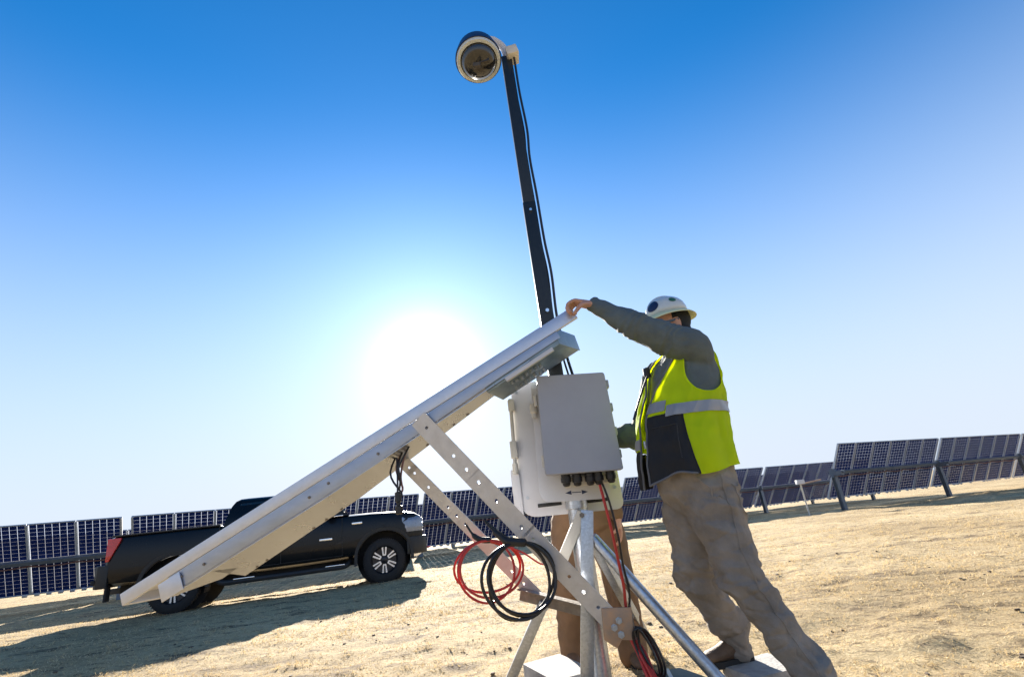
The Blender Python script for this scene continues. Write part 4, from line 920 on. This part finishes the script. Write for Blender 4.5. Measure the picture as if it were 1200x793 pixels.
def patch(cond, off=.0, thick=.003, nth=360, nz=130, zr=None):
    ths = [-180+360*i/nth for i in range(nth+1)]
    z0, z1 = zr or (.91, 1.622)
    vs, fs, idx = [], [], {}
    def vid(i, j):
        if (i, j) not in idx:
            th = ths[i]; h0 = hem(th); zz = z0+(z1-z0)*j/nz
            if zr is None: zz = h0+(1.622-h0)*j/nz
            idx[(i, j)] = len(vs); vs.append(S(th, zz, off))
        return idx[(i, j)]
    for i in range(nth):
        for j in range(nz):
            th = (ths[i]+ths[i+1])/2
            if zr is None: h0 = hem(th); zz = h0+(1.622-h0)*(j+.5)/nz
            else: zz = z0+(z1-z0)*(j+.5)/nz
            if cond(th, zz): fs.append((vid(i, j), vid(i+1, j), vid(i+1, j+1), vid(i, j+1)))
    me = bpy.data.meshes.new('patch'); me.from_pydata([tuple(v-og) for v in vs], [], fs)
    bm = bmesh.new(); bm.from_mesh(me); bmesh.ops.remove_doubles(bm, verts=bm.verts, dist=.0004); bm.to_mesh(me); bm.free()
    return evaluated(me, [('SMOOTH', dict(factor=.5, iterations=5)), ('SOLIDIFY', dict(thickness=thick, offset=1))])
def cloth(th, z):
    if inarm(th, z): return False
    return th > front(z, 1) if th >= 0 else -th > front(z, -1)
def pk(th, z): return cloth(th, z) and ((0 < th < 56+(1.245-z)*34 and z < 1.245) or (-75 < th < 0 and z < 1.10))
vst = link('vest', patch(lambda th, z: cloth(th, z) and not pk(th, z)), M['vest'], wk, True, 0, 50)
link('pocket_panel', patch(pk), M['vestblack'], vst, True, 0, 50)
wpart('pocket_seam', MB().tube([S(th, 1.19, .0045) for th in range(16, 50, 2)]+[S(49, 1.19-.012*k, .0045) for k in range(14)], .0022, 6), M['blackplastic'], wk, sub=vst)
wpart('pocket_binding', MB().tube([S(56+(1.245-z)*34, z, .002) for z in [.955+.0072*k for k in range(41)]]+[S(th, 1.246, .002) for th in range(54, 8, -2)], .0042, 7), M['vestblack'], wk, sub=vst)
def band(cond, z0, z1, off=.006): return patch(cond, off, .002, 360, 10, (z0, z1))
link('reflective_band', band(lambda th, z: cloth(th, z) and (th > 34 or th < -70), 1.232, 1.290), M['reflect'], vst, True, 0, 50)
link('reflective_band', band(lambda th, z: cloth(th, z) and 0 < th < 33, 1.262, 1.318), M['reflect'], vst, True, 0, 50)
link('reflective_band', band(lambda th, z: cloth(th, z) and -70 < th < 0, 1.105, 1.160), M['reflect'], vst, True, 0, 50)
for s_ in (1, -1):     # front edge piping, then hem piping
    pts = []
    for k in range(40):
        z = hem(8*s_)+(1.58-hem(8*s_))*k/39; pts.append(S(s_*front(z, s_), z, .004))
    wpart('piping', MB().tube(pts, .0052, 8), M['piping'], wk, sub=vst)
wpart('piping', MB().tube([S(th, hem(th)+.004, .004) for th in range(8, 64, 2)], .0055, 8), M['piping'], wk, sub=vst)
arm_e = []
for k in range(60):
    q = 2*math.pi*k/60; th = 92+(43 if math.cos(q) < 0 else 40)*math.cos(q); z = 1.545+.215*math.sin(q)
    if z < 1.615: arm_e.append((q, S(th, z, .003)))
arm_e = [p for q, p in sorted(((q-math.pi/2) % (2*math.pi), p) for q, p in arm_e)]
wpart('piping', MB().tube(arm_e, .0042, 7), M['vest'], wk, sub=vst)
# radio mic clip and lanyard on the chest
lz = MB().tube([S(-12, 1.50, .02), S(-10, 1.42, .03), S(-9, 1.33, .035), S(-8, 1.26, .04)], .006, 8)
wpart('lanyard', lz, M['blackplastic'], wk)
wpart('mic_clip', MB().box(S(-14, 1.51, .03), wf*.012, wlft*.018, V((0, 0, .028))), M['blackplastic'], wk, True, .005)
wpart('zip_pull', MB().box(S(7, 1.12, .014), wf*.004, wlft*.005, V((0, 0, .018))), M['galv'], wk, True, .002)
# hood, glasses, hard hat
hd = MB(); hd.ell(Ph(-.032, 0, .030), hf*.100, hl2*.083, hup*.094, 22, 14); hd.ell(Ph(-.045, 0, -.045), hf*.066, hl2*.080, hup*.075, 20, 12)
hd.limb([Ph(-.05, 0, -.03), Ph(-.035, 0, -.12)], [.066, .070])
hm = union(hd, .006, 3, og); link('hood', hm, M['hood'], wk, True, 0, 0)
gl = MB()
for s_ in (-1, 1):
    gl.rings([[Ph(.088+x, s_*(.036+.026*math.cos(q)), .002+.019*math.sin(q)) for q in [2*math.pi*i/14 for i in range(14)]] for x in (.004, .012)])
    gl.bar(Ph(.088, s_*.062, .008), Ph(-.02, s_*.084, .012), .005, .012, hup)
gl.bar(Ph(.096, -.012, .006), Ph(.096, .012, .006), .005, .006, hup)
wpart('glasses', gl, M['carglass'], wk)
ho = Ph(-.008, 0, .062); hu = (hup*1.0+hf*-.02).normalized(); ff = (hf-hu*hf.dot(hu)).normalized(); ll = hu.cross(ff)
def hatring(h, a0, b0, dz=0., n_=40):
    return [ho+ff*(a0*math.cos(q))+ll*(b0*math.sin(q))+hu*(h+dz*(math.cos(q)**2)) for q in [2*math.pi*i/n_ for i in range(n_)]]
hat = MB().rings([hatring(.0, .118, .098), hatring(.03, .116, .097), hatring(.058, .106, .090), hatring(.080, .088, .075), hatring(.097, .062, .052), hatring(.106, .032, .027), hatring(.108, .008, .007)])
h1 = wpart('hard_hat', hat, M['hat'], wk, True, 0, ang=0)
wpart('hat_ridge', MB().tube([ho+ff*(.112*math.cos(q))+hu*(.004+.108*math.sin(q)) for q in [math.pi*k/20 for k in range(1, 20)]], .009, 8), M['hat'], wk, sub=h1)
brim = MB().rings([hatring(.004, .112, .093), hatring(.0, .125, .104), hatring(-.010, .142, .122, -.004), hatring(-.020, .156, .136, -.012), hatring(-.024, .156, .136, -.012), hatring(-.014, .140, .120, -.004), hatring(-.006, .122, .101), hatring(-.003, .112, .093)], False)
wpart('hat_brim', brim, M['hatrim'], wk, True, 0, sub=h1, ang=0)
HP = [(.0, 1.), (.03, .985), (.058, .90), (.080, .75), (.097, .53), (.106, .28), (.108, .07)]
def hatpt(a_, z_, k_=1.025):
    for p, q in zip(HP, HP[1:]):
        if z_ <= q[0]: break
    r_ = p[1]+(q[1]-p[1])*(z_-p[0])/(q[0]-p[0])
    return ho+ff*(.118*r_*k_*math.cos(a_))+ll*(.098*r_*k_*math.sin(a_))+hu*(z_*1.015)
def decal(az_, h, w_, hh, m):     # curved sticker laid on the shell
    vs, fs = [hatpt(R(az_), h)], []
    for j in (1, 2, 3):
        for i in range(16):
            q = 2*math.pi*i/16; vs.append(hatpt(R(az_)+w_*j/3*math.cos(q), h+hh*j/3*math.sin(q)))
    fs += [(0, 1+i, 1+(i+1) % 16) for i in range(16)]
    for j in (0, 1): fs += [(1+j*16+i, 17+j*16+i, 17+j*16+(i+1) % 16, 1+j*16+(i+1) % 16) for i in range(16)]
    wpart('sticker', MB().add(vs, fs), m, wk, sub=h1)
decal(30, .050, .36, .030, M['decalblue']); decal(95, .062, .20, .014, M['decalgreen'])

# ---- second worker behind the enclosure
w2 = thing('person', 'second worker in brown trousers standing behind the grey box and pole', 'person', (.30, 3.60, 0))
og2 = w2.location
f2 = V((-.1, -1, 0)).normalized(); l2 = V((-f2.y, f2.x, 0))
hl_2, hr_2 = V((.44, 3.55, .80)), V((.22, 3.56, .80)); kl2, kr2 = V((.465, 3.44, .44)), V((.165, 3.50, .44)); al2, ar2 = V((.475, 3.43, .10)), V((.145, 3.57, .10))
hc2 = V((.30, 3.53, 1.56)); sl2, sr2 = V((.47, 3.52, 1.31)), V((.15, 3.54, 1.31)); el2, er2 = V((.50, 3.50, 1.05)), V((.12, 3.42, 1.08)); wl2, wr2 = V((.515, 3.41, .79)), V((.24, 3.28, 1.16))
b = MB()
b.rings(torso_rings([((.33, 3.56, .74), .10, .14), ((.33, 3.56, .88), .11, .15), ((.32, 3.56, 1.05), .105, .14), ((.31, 3.55, 1.2), .11, .16), ((.31, 3.54, 1.32), .09, .16), ((.305, 3.54, 1.38), .06, .09)], f2, l2, 24))
b.limb([V((.305, 3.54, 1.34)), V((.30, 3.535, 1.50))], [.060, .054]); P2, hf2, hl22, hu2 = head(b, hc2, (-.3, -.9, -.3), (0, -.1, 1), .97)
for S_, E_, W_ in ((sl2, el2, wl2), (sr2, er2, wr2)): b.limb([S_, S_.lerp(E_, .5), E_, E_.lerp(W_, .4), W_], [.058, .050, .043, .041, .028])
hand(b, wl2, (.0, -.15, -1), (-1, -.1, 0), (0, -1, 0), (18, 28, 20)); hand(b, wr2, (.6, -.75, .1), (.7, .6, 0), (0, 0, 1), (25, 30, 20))
for H_, K_, A_ in ((hl_2, kl2, al2), (hr_2, kr2, ar2)): b.limb([H_, H_.lerp(K_, .5), K_, K_.lerp(A_, .45), A_], [.082, .072, .054, .052, .040])
link('body', union(b, .006, 3, og2), M['skin'], w2, True, 0, 0)
s = MB(); s.rings(torso_rings([((.33, 3.56, .84), .13, .165), ((.325, 3.56, 1.0), .14, .165), ((.315, 3.55, 1.2), .14, .18), ((.31, 3.545, 1.32), .115, .18), ((.305, 3.54, 1.40), .075, .085)], f2, l2, 28))
for S_, E_, W_ in ((sl2, el2, wl2), (sr2, er2, wr2)): s.limb([S_.lerp(V((.31, 3.54, 1.25)), .3), S_, S_.lerp(E_, .5), E_, E_.lerp(W_, .9)], [.08, .078, .07, .062, .044])
m_ = union(s, .008, 5, og2); wrinkle(m_, folds(.006, 5.)); link('shirt', m_, M['brownpants'], w2, True, 0, 0)
s = MB(); s.rings(torso_rings([((.33, 3.56, .68), .12, .16), ((.33, 3.56, .76), .165, .205), ((.33, 3.56, .90), .16, .195)], f2, l2, 28))
for H_, K_, A_ in ((hl_2, kl2, al2), (hr_2, kr2, ar2)): s.limb([H_, H_.lerp(K_, .5), K_, K_.lerp(A_, .4), A_+V((0, 0, .04)), A_+V((0, 0, -.045))], [.114, .110, .094, .088, .086, .084])
m_ = union(s, .0075, 6, og2)
wrinkle(m_, lambda p: .010*(1-2*abs(noise.noise((p.x*8+1, p.y*8, p.z*10+p.x*6))))*(.6+noise.noise((p.x*3, p.y*3, p.z*4)))+.002*noise.noise(p*24))
link('trousers', m_, M['brownpants'], w2, True, 0, 0)
for A_, d_ in ((al2, (.1, -1, 0)), (ar2, (-.25, -1, 0))):
    bt = MB(); st_ = MB(); boot(bt, st_, A_, d_); b1 = link('boot', union(bt, .005, 3, og2), M['boot'], w2, True, 0, 0); wpart('sole', st_, M['sole'], w2, sub=b1)
hr_ = MB(); hr_.ell(P2(-.02, 0, .042), hf2*.104, hl22*.082, hu2*.092, 20, 12); wpart('cap', hr_, M['hood'], w2, ang=0)
